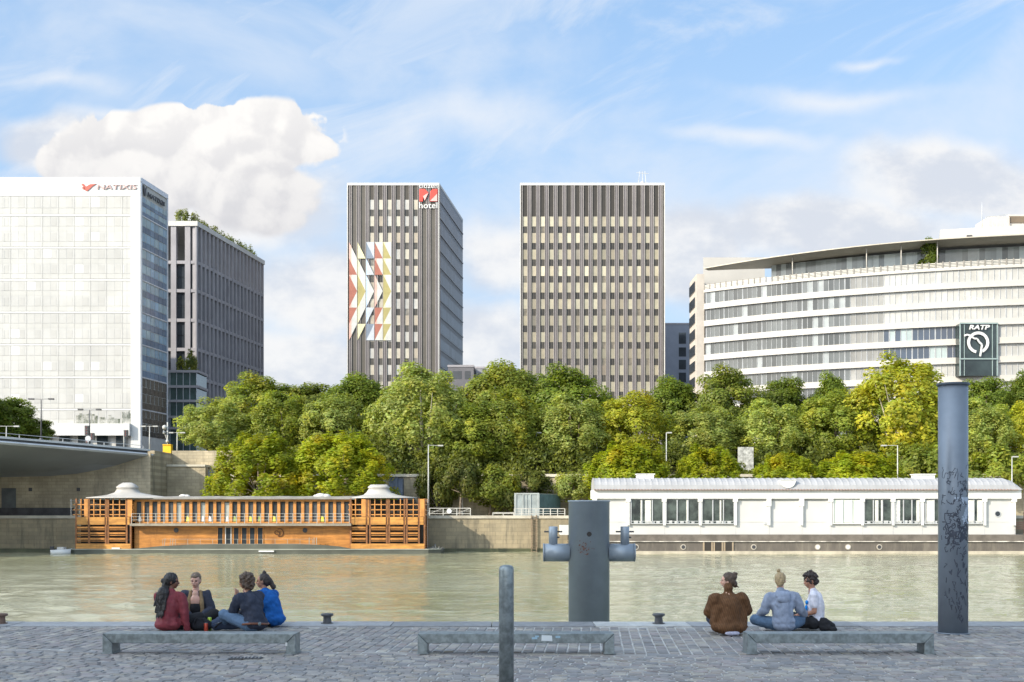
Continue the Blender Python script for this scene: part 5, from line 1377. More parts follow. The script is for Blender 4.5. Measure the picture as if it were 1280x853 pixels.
def crown_mesh(name, seed, W_=9.0, H_=12.0, nclump=60, leaves=11000, leaf=.40, kind='plane'):
    """leaf sized quads gathered in clumps through an irregular crown, base at z = 0"""
    r = np.random.default_rng(seed)
    cl = []
    while len(cl) < nclump:
        p = r.normal(size=3); p /= np.linalg.norm(p); rad = (r.uniform(.45, 1.0) ** .5 if kind != 'dome' else r.uniform(.74, 1.0)) * r.uniform(.93, 1.05)
        q = p * rad
        if kind == 'dome': q[2] = abs(q[2]) * 1.0 - .0; z = q[2]
        else: z = q[2]
        if kind == 'dome': pos = np.array([q[0] * W_ * .45, q[1] * W_ * .45, .03 * H_ + z ** .8 * H_ * .86])
        elif kind == 'plane': pos = np.array([q[0] * W_ * .40 * (1 - .28 * max(0, q[2])), q[1] * W_ * .40 * (1 - .28 * max(0, q[2])), H_ * .46 + q[2] * H_ * .44])
        else:
            taper = 1.0 - .30 * max(0, q[2])
            pos = np.array([q[0] * W_ * .41 * taper, q[1] * W_ * .41 * taper, H_ * .5 + q[2] * H_ * .42])
        s_ = r.uniform(.75, 1.3) * (1.12 if kind == 'plane' else .95 if kind == 'dome' else .85)
        cl.append((pos, s_, p))
    cl_w = np.array([c[1] ** 2 for c in cl]); cl_w /= cl_w.sum()
    idx = r.choice(len(cl), size=leaves, p=cl_w)
    cp = np.array([c[0] for c in cl])[idx]; cs = np.array([c[1] for c in cl])[idx]
    d = r.normal(size=(leaves, 3)); d /= np.linalg.norm(d, axis=1)[:, None]
    d[:, 2] = np.where(r.random(leaves) < (.35 if kind != 'dome' else .5), np.abs(d[:, 2]), d[:, 2])
    rr = cs * r.uniform(.25, 1.0, leaves) ** .5
    sh = np.array([1, 1, 1.0]) if kind == 'plane' else (np.array([.55, .55, 1.5]) if kind == 'dome' else np.array([.85, .85, 1.3]))
    c = cp + d * rr[:, None] * sh
    c[:, 2] = np.maximum(c[:, 2], .05)
    cen = np.array([0, 0, H_ * .45]); o_ = c - cen; o_ /= np.linalg.norm(o_, axis=1)[:, None] + 1e-6
    nrm = d * .55 + o_ * .65 + np.array([0, 0, .2]) + r.normal(size=(leaves, 3)) * .38
    nrm /= np.linalg.norm(nrm, axis=1)[:, None]
    a = np.cross(nrm, r.normal(size=(leaves, 3))); a /= np.linalg.norm(a, axis=1)[:, None]; b = np.cross(nrm, a)
    sz = leaf * r.uniform(.55, 1.25, leaves)[:, None]
    v = np.stack([c - a * sz * .62, c - b * sz * .36 + nrm * sz * .08, c + a * sz * .62, c + b * sz * .36 + nrm * sz * .08], axis=1).reshape(-1, 3)
    me = bpy.data.meshes.new(name); n = leaves
    me.vertices.add(4 * n); me.vertices.foreach_set('co', v.ravel())
    me.loops.add(4 * n); me.loops.foreach_set('vertex_index', np.arange(4 * n, dtype=np.int32))
    me.polygons.add(n); me.polygons.foreach_set('loop_start', np.arange(0, 4 * n, 4, dtype=np.int32)); me.polygons.foreach_set('loop_total', np.full(n, 4, dtype=np.int32))
    me.update(calc_edges=True)
    k = r.uniform(.72, 1.25, n); ck = (.82 + .36 * r.random(len(cl)))[idx]
    tint = np.stack([k * ck * r.uniform(.9, 1.15, n), k * ck, k * ck * .95, np.ones(n)], axis=1).astype(np.float32)
    me.attributes.new('tint', 'FLOAT_COLOR', 'FACE').data.foreach_set('color', tint.ravel())
    return me, [c_[0] for c_ in cl]
PROTO = {}
for k, (kd, args) in {'plane': ('plane', dict(nclump=90, leaves=26000, leaf=.30)), 'ash': ('ash', dict(nclump=120, leaves=19000, leaf=.26)),
                      'gold': ('dome', dict(nclump=170, leaves=26000, leaf=.27)), 'yel': ('ash', dict(nclump=85, leaves=14500, leaf=.30)), 'small': ('ash', dict(W_=6.0, H_=4.5, nclump=26, leaves=6500, leaf=.26))}.items():
    PROTO[k] = [crown_mesh('crown_' + k, 11 + 7 * i + len(k), kind=kd, **args) for i in range(3)]
CUR = {}
def tree(px_, Y, zbase, ytop, ybot, wpx, proto, folm, label, group, name='tree', pale=False, lean=0.0, var=None):
    x = PX(px_, Y); zt = PZ(ytop, Y); zb = max(PZ(ybot, Y), zbase + .1); w = wpx * Y / FPX * (1.22 if proto != 'gold' else 1.2)
    i = CUR.get(proto, 0); CUR[proto] = i + 1
    me0, cl = PROTO[proto][i % 3]
    key = (me0.name, folm)
    if key not in CUR:
        me = me0.copy() if me0.users else me0; me = me0.copy(); me.materials.clear(); me.materials.append(M_fol[folm]); CUR[key] = me
    me = CUR[key]
    e = empty(name, (x, Y, zbase), label, 'tree' if 'bush' not in name else 'bush', group)
    rz = (i * 2.4) % 6.28
    c = bpy.data.objects.new('crown', me); COL.objects.link(c); c.parent = e
    nw, nh = (6.0, 4.5) if proto == 'small' else (9.0, 12.0)
    sx, sz = w / nw, (zt - zb) / nh
    c.scale = (sx, min(sx, 1.2), sz); c.location = (0, 0, zb - zbase)
    c.rotation_euler = (0, 0, rz if abs(sx - min(sx, 1.2)) < .01 else 0)
    if c.rotation_euler.z == 0: rz = 0
    mb = MB(); r = random.Random(int(px_ * 7 + ytop)); H = zt - zbase; hb = zb - zbase + (zt - zb) * .18
    R0 = max(.12, min(.32, H * .02)); top = (lean * H * .3 + r.uniform(-.3, .3), 0, zb - zbase + (zt - zb) * .75)
    j = r.uniform(-.3, .3)
    mb.tube([(0, 0, -.3), (j * .4 + lean, 0, hb * .6), (j + lean * 1.5, .1, hb), top], [R0 * 1.25, R0, R0 * .8, R0 * .25], 8)
    cz, sn = math.cos(rz), math.sin(rz)
    for q in r.sample(cl, min(10, len(cl))):
        tx, ty, tz = (q[0] * cz - q[1] * sn) * sx, (q[0] * sn + q[1] * cz) * sx, zb - zbase + q[2] * sz
        s0 = (j, 0, min(hb * .9, tz * .8)); md = ((s0[0] + tx) / 2 + r.uniform(-.3, .3), (s0[1] + ty) / 2, (s0[2] + tz) / 2 - .3)
        mb.tube([s0, md, (tx, ty, tz)], [R0 * .5, R0 * .32, R0 * .1], 6, cap=False)
    mb.build('trunk', M_barkp if pale else M_bark, e, off=(0, 0, 0))
    return e
gB = 'tall trees lining the street in front of the towers'; gM = 'lighter olive trees on the bank'; gG = 'low golden domed trees along the port'
SZ = STREET_Z
TR = [
 # px, Y, zbase, ytop, ybot, w, proto, foliage, label, group
 (322, 176, SZ, 459, 565, 96, 'plane', 'plane', 'tall tree topping the row right beside the grey colonnade building', gB),
 (382, 178, SZ, 468, 560, 84, 'plane', 'plane', 'round tree top in open sky between the grey building and mural tower', gB),
 (446, 176, SZ, 463, 560, 84, 'plane', 'dark', 'darker tree at the lower left foot of the mural tower', gB),
 (500, 180, SZ, 470, 560, 70, 'plane', 'plane', 'tree behind the wispy branches at the foot of the mural tower', gB),
 (560, 176, SZ, 473, 570, 70, 'plane', 'dark', 'dark tree below the blue side face of the mural tower', gB),
 (628, 176, SZ, 447, 565, 104, 'plane', 'plane', 'big dense tree in the gap between the two striped towers', gB),
 (705, 176, SZ, 448, 560, 100, 'plane', 'dark', 'big deep green tree against the left part of the wide striped tower', gB),
 (757, 182, SZ, 487, 560, 60, 'plane', 'plane', 'tree at the foot of the middle of the wide striped tower', gB),
 (838, 178, SZ, 467, 560, 72, 'plane', 'dark', 'round dark tree below the small blue grey block', gB),
 (908, 176, SZ, 449, 560, 84, 'plane', 'plane', 'bright tree top before the left end of the curved building', gB),
 (978, 178, SZ, 461, 560, 66, 'plane', 'dark', 'dark rounded tree top second from the left before the curved building', gB),
 (1038, 178, SZ, 462, 560, 52, 'plane', 'dark', 'small dark tree top left of the big yellow tree', gB),
 (1090, 180, SZ, 470, 560, 60, 'plane', 'dark', 'dark tree hidden behind the left side of the big yellow tree', gB),
 (1232, 178, SZ, 460, 560, 66, 'plane', 'dark', 'dark tree under the glass sign box of the curved building', gB),
 (1283, 178, SZ, 460, 560, 56, 'plane', 'dark', 'dark tree cut by the right edge before the curved building', gB),
 (1178, 182, SZ, 475, 560, 60, 'plane', 'dark', 'dark tree behind the top of the graffiti pillar', gB),
 (268, 160, SZ, 493, 625, 92, 'ash', 'ash', 'pale airy tree hanging over the stepped wall, leftmost on the bank', gM),
 (352, 160, SZ, 484, 590, 92, 'ash', 'plane', 'olive tree behind the left golden dome', gM),
 (420, 158, 7.8, 488, 590, 96, 'ash', 'ash', 'pale olive tree behind the right golden dome of the left pair', gM),
 (480, 158, 7.8, 500, 600, 70, 'ash', 'plane', 'green tree directly above the right pagoda roof', gM),
 (527, 153, 6.6, 446, 635, 124, 'ash', 'ash', 'wispy tree with bare white forked trunk before the mural tower', gM),
 (592, 153, 6.6, 500, 632, 90, 'ash', 'plane', 'green tree right of the wispy one, above the gate railing', gM),
 (633, 154, 6.6, 478, 630, 104, 'ash', 'plane', 'broad tree above the shipping container', gM),
 (714, 154, 6.6, 486, 612, 104, 'ash', 'ash', 'light olive tree directly above the crossed mooring post', gM),
 (792, 155, 7.2, 484, 606, 96, 'ash', 'yel', 'yellow green tree at the foot of the wide striped tower, above the first golden bush', gM),
 (880, 155, 7.2, 499, 604, 100, 'ash', 'ash', 'rounded olive tree above the second golden bush', gM),
 (962, 155, 7.2, 494, 604, 96, 'ash', 'ash', 'rounded olive tree above the white panel', gM),
 (1045, 155, 7.2, 482, 604, 104, 'ash', 'plane', 'leafy green tree left of the big yellow tree', gM),
 (1128, 152, 6.6, 434, 594, 132, 'yel', 'yel', 'big loose yellow tree, tallest on the right, left of the graffiti pillar', gM),
 (1165, 155, 6.6, 475, 594, 76, 'ash', 'yel', 'yellowish tree just left of the graffiti pillar', gM),
 (1228, 154, 7.2, 494, 596, 88, 'ash', 'ash', 'olive tree right of the graffiti pillar', gM),
 (1285, 154, 7.2, 498, 598, 74, 'ash', 'yel', 'yellow green tree cut by the right edge above the barge end', gM),
 (320, 141.5, PORT_Z, 538, 632, 122, 'gold', 'gold', 'golden domed tree behind the middle of the orange boat, left one of two', gG),
 (422, 142, PORT_Z, 534, 632, 128, 'gold', 'gold', 'golden green domed tree behind the orange boat, right one of two', gG),
 (787, 141.5, PORT_Z, 546, 628, 104, 'gold', 'gold', 'bright golden green dome over the left end of the barge roof', gG),
 (886, 142, PORT_Z, 553, 628, 92, 'gold', 'gold', 'most orange golden dome, just left of the white panel', gG),
 (984, 142, PORT_Z, 561, 628, 84, 'gold', 'gold', 'golden dome just right of the white panel', gG),
 (1074, 142, PORT_Z, 558, 628, 112, 'gold', 'gold', 'wide green gold dome left of the graffiti pillar behind the barge', gG),
]
for a in TR:
    tree(*a, name='golden_tree' if a[6] == 'gold' else 'tree', pale=a[6] == 'yel' or a[0] == 527)
tree(612, 145, PORT_Z, 584, 634, 66, 'small', 'plane', 'small leafy tree left of the shipping container', 'small trees at the foot of the far wall')
tree(716, 145, PORT_Z, 592, 628, 50, 'small', 'ash', 'small pale tree behind the crossed mooring post', 'small trees at the foot of the far wall')
tree(575, 144, PORT_Z, 575, 622, 56, 'small', 'shrub', 'dark small tree with a bare stem over the gate railing', 'small trees at the foot of the far wall')
tree(547, 146, PORT_Z, 572, 640, 54, 'small', 'shrub', 'dark bushy growth right of the right pagoda roof', 'small trees at the foot of the far wall')
tree(632, 145, PORT_Z, 595, 643, 40, 'small', 'shrub', 'dark low bush touching the left side of the container', 'small trees at the foot of the far wall')
tree(660, 146.4, PORT_Z, 590, 622, 60, 'small', 'shrub', 'dark bush above the container against the cream wall', 'small trees at the foot of the far wall')
tree(1240, 147, PORT_Z, 560, 622, 90, 'small', 'plane', 'green tree behind the rounded right end of the barge roof', 'small trees at the foot of the far wall')
tree(1150, 147, PORT_Z, 556, 622, 90, 'small', 'plane', 'green tree behind the barge roof left of the graffiti pillar', 'small trees at the foot of the far wall')
tree(12, 172, SZ, 488, 560, 66, 'plane', 'dark', 'dark tree at the left edge above the bridge', 'trees beyond the bridge')
tree(-35, 168, SZ, 470, 560, 80, 'plane', 'dark', 'tree mostly beyond the left edge above the bridge', 'trees beyond the bridge')
tree(42, 174, SZ, 518, 560, 50, 'plane', 'dark', 'lower dark tree right of the leftmost tree above the bridge', 'trees beyond the bridge')
# low growth over the slope behind the wall
def growth(xa, xb, n, seed, zadd):
    r = np.random.default_rng(seed)
    x = r.uniform(xa, xb, n); y = r.uniform(149.0, 157.0, n)
    hgt = np.array([.5 + zadd * (.5 + noise.noise(Vector((a * .22, b * .3, seed)))) for a, b in zip(x, y)])
    z = 6.1 + (y - 149.2) * .30 + hgt * r.random(n) ** .6
    c = np.stack([x, y, z], 1); nr = r.normal(size=(n, 3)) + np.array([0, -.6, .7]); nr /= np.linalg.norm(nr, axis=1)[:, None]
    a = np.cross(nr, r.normal(size=(n, 3))); a /= np.linalg.norm(a, axis=1)[:, None]; b = np.cross(nr, a)
    s_ = r.uniform(.14, .30, n)[:, None]
    v = np.stack([c - a * s_, c - b * s_ * .6, c + a * s_, c + b * s_ * .6], 1).reshape(-1, 3)
    me = bpy.data.meshes.new('bank_undergrowth'); me.vertices.add(4 * n); me.vertices.foreach_set('co', v.ravel())
    me.loops.add(4 * n); me.loops.foreach_set('vertex_index', np.arange(4 * n, dtype=np.int32)); me.polygons.add(n)
    me.polygons.foreach_set('loop_start', np.arange(0, 4 * n, 4, dtype=np.int32)); me.polygons.foreach_set('loop_total', np.full(n, 4, dtype=np.int32)); me.update(calc_edges=True)
    t = r.uniform(.7, 1.3, n); me.attributes.new('tint', 'FLOAT_COLOR', 'FACE').data.foreach_set('color', np.stack([t, t, t * .9, np.ones(n)], 1).astype(np.float32).ravel())
    me.materials.append(M_fol['shrub']); o = bpy.data.objects.new('bank_undergrowth', me); COL.objects.link(o)
    tag(o, 'undergrowth and bushes covering the slope above the bank wall', kind='stuff')
growth(XL + .5, 70, 60000, 5, 4.2)
# planted roofs
def roof_plant(x, Y, z, w, h, fm, label, n=1500, leaf=.3, proto='dome'):
    me, _ = crown_mesh('roof_shrub', int(x * 13 + z) & 255, W_=w, H_=h, nclump=max(8, int(w * 3)), leaves=n, leaf=leaf, kind=proto)
    me.materials.append(M_fol[fm]); o = bpy.data.objects.new('roof_shrub', me); COL.objects.link(o); o.location = (x, Y, z)
    return tag(o, label, 'shrub', 'plants on roofs')
roof_plant(PX(229, 226), 227, GT, 3.8, 2.2, 'shrub', 'feathery shrub on the front corner of the grey colonnade roof', 800, .32)
for k in range(11):
    p = B.p(3 + k * 3, -1.5, GT); roof_plant(p[0], p[1], GT - .05, 2.2, .8 + .5 * (k % 3 == 0), 'shrub', 'roof shrub %s along the shaded side of the grey colonnade building' % ['nearest the corner', 'second from the corner', 'third from the corner', 'fourth from the corner', 'fifth from the corner', 'in the middle', 'just past the middle', 'fourth from the far end', 'third from the far end', 'second from the far end', 'at the far end'][k], 350, .3)
roof_plant(PX(230, 216.5), 218.5, PZ(463, 217), 4.2, 3.0, 'shrub', 'dark shrub on the terrace above the glass podium', 1400, .35)
t = aspan(1160); roof_plant(CX + (CR - 3.5) * math.cos(t), CY + (CR - 3.5) * math.sin(t), ZT + .4, 4.2, 7.2, 'dark', 'dark tree poking through the terrace of the curved building', 2200, .35, 'ash')

# ================================================================ on the near quay
def bench(xp0, xp1, rz, label):
    Y0 = 15.17; a, b = PX(xp0, Y0), PX(xp1, Y0); e = empty('steel_bench', ((a + b) / 2, Y0, 0), label, 'bench', 'low steel benches on the quay')
    e.rotation_euler = (0, 0, rz); L = (b - a) / 2; H = .262; T_ = .125; D = .30
    ORG[e.name] = Vector((0, 0, 0))
    def bev(mb_, nm):
        o = mb_.build(nm, M_galv, e); bm_ = o.modifiers.new('bevel', 'BEVEL'); bm_.width = .008; bm_.segments = 2; bm_.limit_method = 'ANGLE'; return o
    mb = MB(); mb.add([(-L, 0, H), (-L + T_, 0, H - T_), (L - T_, 0, H - T_), (L, 0, H), (-L, D, H), (-L + T_, D, H - T_), (L - T_, D, H - T_), (L, D, H)],
                      [(0, 1, 2, 3), (7, 6, 5, 4), (0, 4, 5, 1), (1, 5, 6, 2), (2, 6, 7, 3), (3, 7, 4, 0)]); bev(mb, 'seat')
    for s_ in (-1, 1):
        mb = MB(); q = [(s_ * L, .0, H - .004), (s_ * (L - T_), 0, H - T_ - .003), (s_ * (L - T_), 0, 0), (s_ * L, 0, 0)]
        if s_ > 0: q = q[::-1]
        q = q + [(p[0], D, p[2]) for p in q]
        mb.add(q, [(3, 2, 1, 0), (4, 5, 6, 7), (0, 1, 5, 4), (1, 2, 6, 5), (2, 3, 7, 6), (3, 0, 4, 7)]); bev(mb, 'leg')
        mb = MB(); mb.box(s_ * (L - T_ / 2) - .075, s_ * (L - T_ / 2) + .075, -.02, D + .02, .0, .014); mb.build('base_plate', M_galv, e)
    return e
b1 = bench(127, 370, R(-1.2), 'low steel bench in front of the four people at left')
b2 = bench(522, 768, 0, 'low steel bench with a pale sticker, behind the thin bollard')
b3 = bench(934, 1168, 0, 'low steel bench in front of the three people at right')
mb = MB(); mb.col = (.66, .69, .70); mb.add([(.32, -.004, .17), (.46, -.004, .165), (.455, -.004, .235), (.325, -.004, .242)], [(0, 1, 2, 3)])
mb.col = (.30, .45, .55); mb.box(.20, .27, -.003, -.001, .19, .215); mb.box(.24, .29, -.003, -.001, .215, .235); mb.box(.50, .56, -.003, -.001, .205, .23)
mb.col = (1, 1, 1); mb.build('sticker', M_tint, b2)
mb = MB(); mb.box(1.10, 1.125, -.004, -.001, .105, .15); mb.build('sticker', M_whitep, b1)
# thin galvanised bollard
x, Y = PX(633, 11.6), 11.6
mb = MB(); mb.lathe([(.072, 0), (.072, 1.235), (.069, 1.262), (.055, 1.278), (.03, 1.285)], x, Y, 32)
o = mesh_thing(mb, 'steel_bollard', M_galv, (x, Y, 0), 'slender galvanised post standing nearest to the viewer, domed top', 'bollard')
mb = MB(); mb.lathe([(.10, .0), (.10, .012)], x, Y, 24); mb.build('base_ring', M_galv, o)
# crossed mooring post in the water
M_dol = pbr('pale_blue_grey_paint', (.33, .375, .42), metal=.25, rough=.36, var=.14, vs=1.6, bump=.0006, bs=14, spec=.35, patt=streaks(.18, 3.2, .35, (.44, .47, .49)))
M_blue = pbr('blue_grey_paint', (.19, .22, .26), rough=.36, metal=.25, var=.14, vs=1.6, bump=.0006, bs=14, spec=.35, patt=streaks(.15, 3.2, .35, (.28, .31, .34)))
DYY = 21.2; dx = PX(736.3, DYY); dzc = PZ(691, DYY)
mb = MB(); mb.lathe([(.362, WATER_Z - 2), (.362, 1.975), (.375, 1.978), (.375, 2.0), (.33, 2.0)], dx, DYY, 48)
dol = mesh_thing(mb, 'mooring_post', M_dol, (dx, DYY, WATER_Z), 'thick blue grey steel mooring post with side arms at the quay edge', 'mooring post')
for s_ in (-1, 1):
    mb = MB(); mb.tube([(dx + s_ * .34, DYY, dzc), (dx + s_ * .80, DYY, dzc)], .158, 28); a = mb.build('side_arm', M_dol, dol)
    mb = MB(); xx = dx + s_ * .633; mb.lathe([(.078, dzc + .13), (.078, dzc + .455), (.07, dzc + .462)], xx, DYY, 20); mb.build('horn', M_dol, a)
    mb = MB(); mb.tube([(xx - .16, DYY, dzc + .37), (xx + .16, DYY, dzc + .37)], .014, 8); mb.tube([(xx + .07, DYY - .02, dzc + .27), (xx + .11, DYY - .02, dzc + .27)], .014, 8); mb.build('pin', M_dark, a)
    mb = MB(); mb.tube([(dx + s_ * .79, DYY, dzc), (dx + s_ * .812, DYY, dzc)], .162, 28); mb.build('end_cap', M_dol, a)
mb = MB(); mb.tube([(dx - .02, DYY - .37, PZ(667.5, DYY)), (dx - .02, DYY - .30, PZ(667.5, DYY))], .042, 20); mb.build('hole', M_inn, dol)
mb = MB(); r = random.Random(5)
def on_cyl(cx, cy, rad, u, z, off=.002): a = u / rad - math.pi / 2; return (cx + (rad + off) * math.cos(a), cy + (rad + off) * math.sin(a), z)
def mark(m_, cx, cy, rad, pts, w, off=.003):
    """a ribbon painted on a cylinder; pts in (arc length, height)"""
    for (p, q) in zip(pts, pts[1:]):
        d = Vector((q[0] - p[0], q[1] - p[1])); 
        if d.length < 1e-5: continue
        nn = Vector((-d.y, d.x)).normalized() * w / 2; e_ = d.normalized() * w * .2
        m_.add([on_cyl(cx, cy, rad, p[0] - nn.x - e_.x, p[1] - nn.y - e_.y, off), on_cyl(cx, cy, rad, q[0] - nn.x + e_.x, q[1] - nn.y + e_.y, off), on_cyl(cx, cy, rad, q[0] + nn.x + e_.x, q[1] + nn.y + e_.y, off), on_cyl(cx, cy, rad, p[0] + nn.x - e_.x, p[1] + nn.y - e_.y, off)], [(0, 1, 2, 3)])
for q in range(45):
    u = r.gauss(-.12, .07); z = PZ(r.gauss(686, 4), DYY); w = r.uniform(.004, .014) * (1 if q > 5 else 1.8)
    mark(mb, dx, DYY, .362, [(u, z), (u + r.uniform(.003, .02), z + r.uniform(-.02, .02))], w)
mb.build('rust_spot', pbr('rust', (.20, .085, .05), rough=.9, var=.4, vs=20), dol)['kind'] = 'stuff'
# tall pillar with graffiti
PYY = 17.76; px0 = PX(1191.3, PYY); PR = .211
mb = MB(); mb.lathe([(PR, -.01), (PR, 3.665), (PR - .01, 3.67)], px0, PYY, 48)
pil = mesh_thing(mb, 'steel_pillar', M_blue, (px0, PYY, 0), 'tall blue grey steel pillar covered in scribbled graffiti', 'pillar')
mb = MB(); mb.lathe([(PR + .014, 3.662), (PR + .022, 3.668), (PR + .022, 3.70), (PR - .02, 3.703)], px0, PYY, 48); mb.build('top_flange', pbr('flange_dark_blue', (.05, .065, .085), rough=.5), pil)  # whole flange coloured dark, for the dark line of its underside
mb = MB(); mb.lathe([(PR + .03, 0), (PR + .03, .02)], px0, PYY, 40); mb.build('base_ring', M_blue, pil)
r = random.Random(21)
def scrib(m_, u, z, size, w, n=9, tall=1.0):
    pts = []; a = r.uniform(0, 6); x_, z_ = u, z
    for k in range(n):
        a += r.uniform(-1.7, 1.7); x_ += math.cos(a) * size * .32; z_ += math.sin(a) * size * .42 * tall
        x_ = max(u - size, min(u + size, x_)); z_ = max(z - size * 1.3, min(z + size * 1.3, z_)); pts.append((max(-.30, min(.30, x_)), z_))
    sm_ = []
    for i in range(len(pts) - 1):
        p0 = pts[max(i - 1, 0)]; p1 = pts[i]; p2 = pts[i + 1]; p3 = pts[min(i + 2, len(pts) - 1)]
        for k in range(4):
            t = k / 4; sm_.append(tuple(.5 * (2 * b_ + (c_ - a_) * t + (2 * a_ - 5 * b_ + 4 * c_ - d_) * t * t + (3 * b_ - a_ - 3 * c_ + d_) * t ** 3) for a_, b_, c_, d_ in zip(p0, p1, p2, p3)))
    mark(m_, px0, PYY, PR, sm_, w)
def tagword(m_, u, z, h, n, w, slope=-.6):
    for k in range(n):
        cu = u + k * h * .32; cz = z + k * h * slope
        pts = [(cu + r.uniform(-.5, .5) * h * .4, cz + r.uniform(-.5, .5) * h) for _ in range(r.choice([3, 4, 4, 5]))]
        mark(m_, px0, PYY, PR, pts, w)
def pz(py): return PZ(py, PYY)
mb = MB()
for (py, n, sz, w) in ((594, 5, .10, .006), (607, 8, .09, .007), (620, 9, .07, .010), (632, 8, .09, .009), (648, 14, .10, .012), (662, 16, .11, .016), (672, 12, .10, .016), (684, 8, .08, .010)):
    for k in range(n): scrib(mb, r.uniform(-.19, .22), pz(py + r.uniform(-5, 5)), sz * r.uniform(.5, 1.1), w, r.randint(6, 12))
for (u, py, n, h, w, sl) in ((-.14, 598, 4, .22, .007, .1), (.02, 612, 6, .07, .012, .05), (-.18, 706, 2, .15, .008, -.5), (.06, 696, 5, .12, .014, -.9), (.17, 712, 4, .11, .012, -1.0), (-.04, 704, 3, .15, .011, -.9), (-.10, 716, 4, .13, .009, -1.2),
        (.03, 740, 6, .07, .011, -.5), (-.05, 738, 5, .075, .011, -.8), (-.02, 754, 5, .07, .010, -.8), (-.07, 752, 4, .08, .010, -.9), (.18, 752, 5, .08, .012, -.9), (-.19, 740, 4, .10, .010, -.7), (.12, 728, 4, .11, .013, -1.0), (-.17, 726, 3, .12, .01, -1.2), (.20, 772, 3, .07, .01, -1.0), (.0, 768, 3, .07, .01, -.7)):
    tagword(mb, u, pz(py), h, n, w, sl)
mark(mb, px0, PYY, PR, [(-.24, pz(672)), (-.1, pz(671)), (.05, pz(673)), (.1, pz(670))], .07)
mb.build('graffiti', pbr('marker_ink', (.028, .035, .055), rough=.5, var=.3, vs=9), pil)['kind'] = 'stuff'
mb = MB()
for (u0, u1, pa, pb) in ((.03, .24, 622, 632), (.08, .25, 640, 655), (.10, .22, 632, 640), (.04, .10, 645, 650), (-.06, .02, 622, 627)):
    for k in range(6):
        ua = u0 + r.uniform(0, .04); ub = u1 - r.uniform(0, .05); zz = pz(pa + (pb - pa) * (k + .5) / 6)
        mark(mb, px0, PYY, PR, [(ua + (ub - ua) * q / 5, zz) for q in range(6)], abs(pz(pa) - pz(pb)) / 6 * 1.1, .0022)
mb.build('poster_remains', pbr('old_paper', (.36, .42, .50), rough=.8, var=.25, vs=14), pil)['kind'] = 'stuff'
# small mooring bollards on the kerb
M_cast = pbr('cast_iron', (.075, .075, .08), rough=.5, var=.3, vs=12)
for (p, lb, mt) in ((409, 'small black mushroom bollard on the quay edge right of the four people', M_cast), (823.3, 'small black mushroom bollard on the quay edge right of the mooring post', M_cast), (1.5, 'small brown rusty bollard on the quay edge at the left picture edge', pbr('rusty_iron', (.17, .11, .08), rough=.8, var=.3, vs=12))):
    Y = 19.2; x = PX(p, Y); mb = MB(); mb.lathe([(.075, .0), (.068, .04), (.06, .11), (.066, .125), (.098, .14), (.102, .155), (.095, .172), (.04, .178)], x, Y, 24)
    o = mesh_thing(mb, 'mooring_bollard', mt, (x, Y, .012), lb, 'bollard', 'small mooring bollards on the quay edge')
    mb = MB(); mb.lathe([(.10, .012), (.10, .024)], x, Y, 20); mb.build('base_plate', mt, o)
# drain grate
gx0 = PX(287, 14.75); mb = MB(); mb.box(gx0, gx0 + .40, 14.66, 14.82, .0, .008)
o = mesh_thing(mb, 'drain_grate', M_cast, (gx0 + .2, 14.74, 0), 'short dark slotted drain grate in the setts below the left bench', 'drain grate')
mb = MB()
for k in range(9): mb.box(gx0 + .01 + k * .044, gx0 + .03 + k * .044, 14.67, 14.81, .009, .018)
mb.build('grate_bar', pbr('worn_iron', (.3, .3, .31), rough=.4, metal=.5), o)
# ================================================================ people
def capsule(m_, p0, r0, p1, r1, n=12):
    p0 = Vector(p0); p1 = Vector(p1)
    k = 5; pts = [p0.lerp(p1, i / k) for i in range(k + 1)]; rd = [r0 + (r1 - r0) * i / k for i in range(k + 1)]
    m_.tube([tuple(p) for p in pts], rd, n); m_.ball(tuple(p0), r0, n, 8); m_.ball(tuple(p1), r1, n, 8)
def ell(m_, c, r, rot=None):
    i0 = len(m_.v); m_.ball((0, 0, 0), r, 16, 10)
    for i in range(i0, len(m_.v)):
        p = Vector(m_.v[i]); p = rot @ p if rot else p; m_.v[i] = tuple(p + Vector(c))
def fuse(m_, name, mat_, parent, voxel=.008, smooth=4, fold=0.0, fs=9.0, fstretch=(1, 1, .5), seed=0, cut=None):
    me = bpy.data.meshes.new('tmp'); me.from_pydata(m_.v, [], m_.f); ob = bpy.data.objects.new('tmp', me); COL.objects.link(ob)
    md = ob.modifiers.new('r', 'REMESH'); md.mode = 'VOXEL'; md.voxel_size = voxel; md.use_smooth_shade = True
    if smooth: s_ = ob.modifiers.new('s', 'SMOOTH'); s_.factor = .5; s_.iterations = smooth
    dg = bpy.context.evaluated_depsgraph_get(); m2 = bpy.data.meshes.new_from_object(ob.evaluated_get(dg))
    bpy.data.objects.remove(ob)
    n = len(m2.vertices); co = np.empty(n * 3); m2.vertices.foreach_get('co', co); co = co.reshape(-1, 3)
    if fold:
        no = np.array([v.normal[:] for v in m2.vertices])
        dsp = np.array([noise.noise(Vector((c[0] * fstretch[0] * fs + seed, c[1] * fstretch[1] * fs, c[2] * fstretch[2] * fs))) + .5 * noise.noise(Vector((c[0] * fs * 2.3 + c[2] * 6 + seed, c[1] * fs * 2.1, c[2] * fs * 1.7))) for c in co])
        dsp = np.where(dsp > 0, dsp, dsp * 1.8); co = co + no * (dsp * fold)[:, None]
    m2.vertices.foreach_set('co', co.ravel())
    m2.polygons.foreach_set('use_smooth', [True] * len(m2.polygons)); m2.name = name
    m2.materials.clear(); m2.materials.append(mat_); m2.update()
    o = bpy.data.objects.new(name, m2); COL.objects.link(o); ORG[o.name] = Vector((0, 0, 0))
    if parent: o.parent = parent
    return o
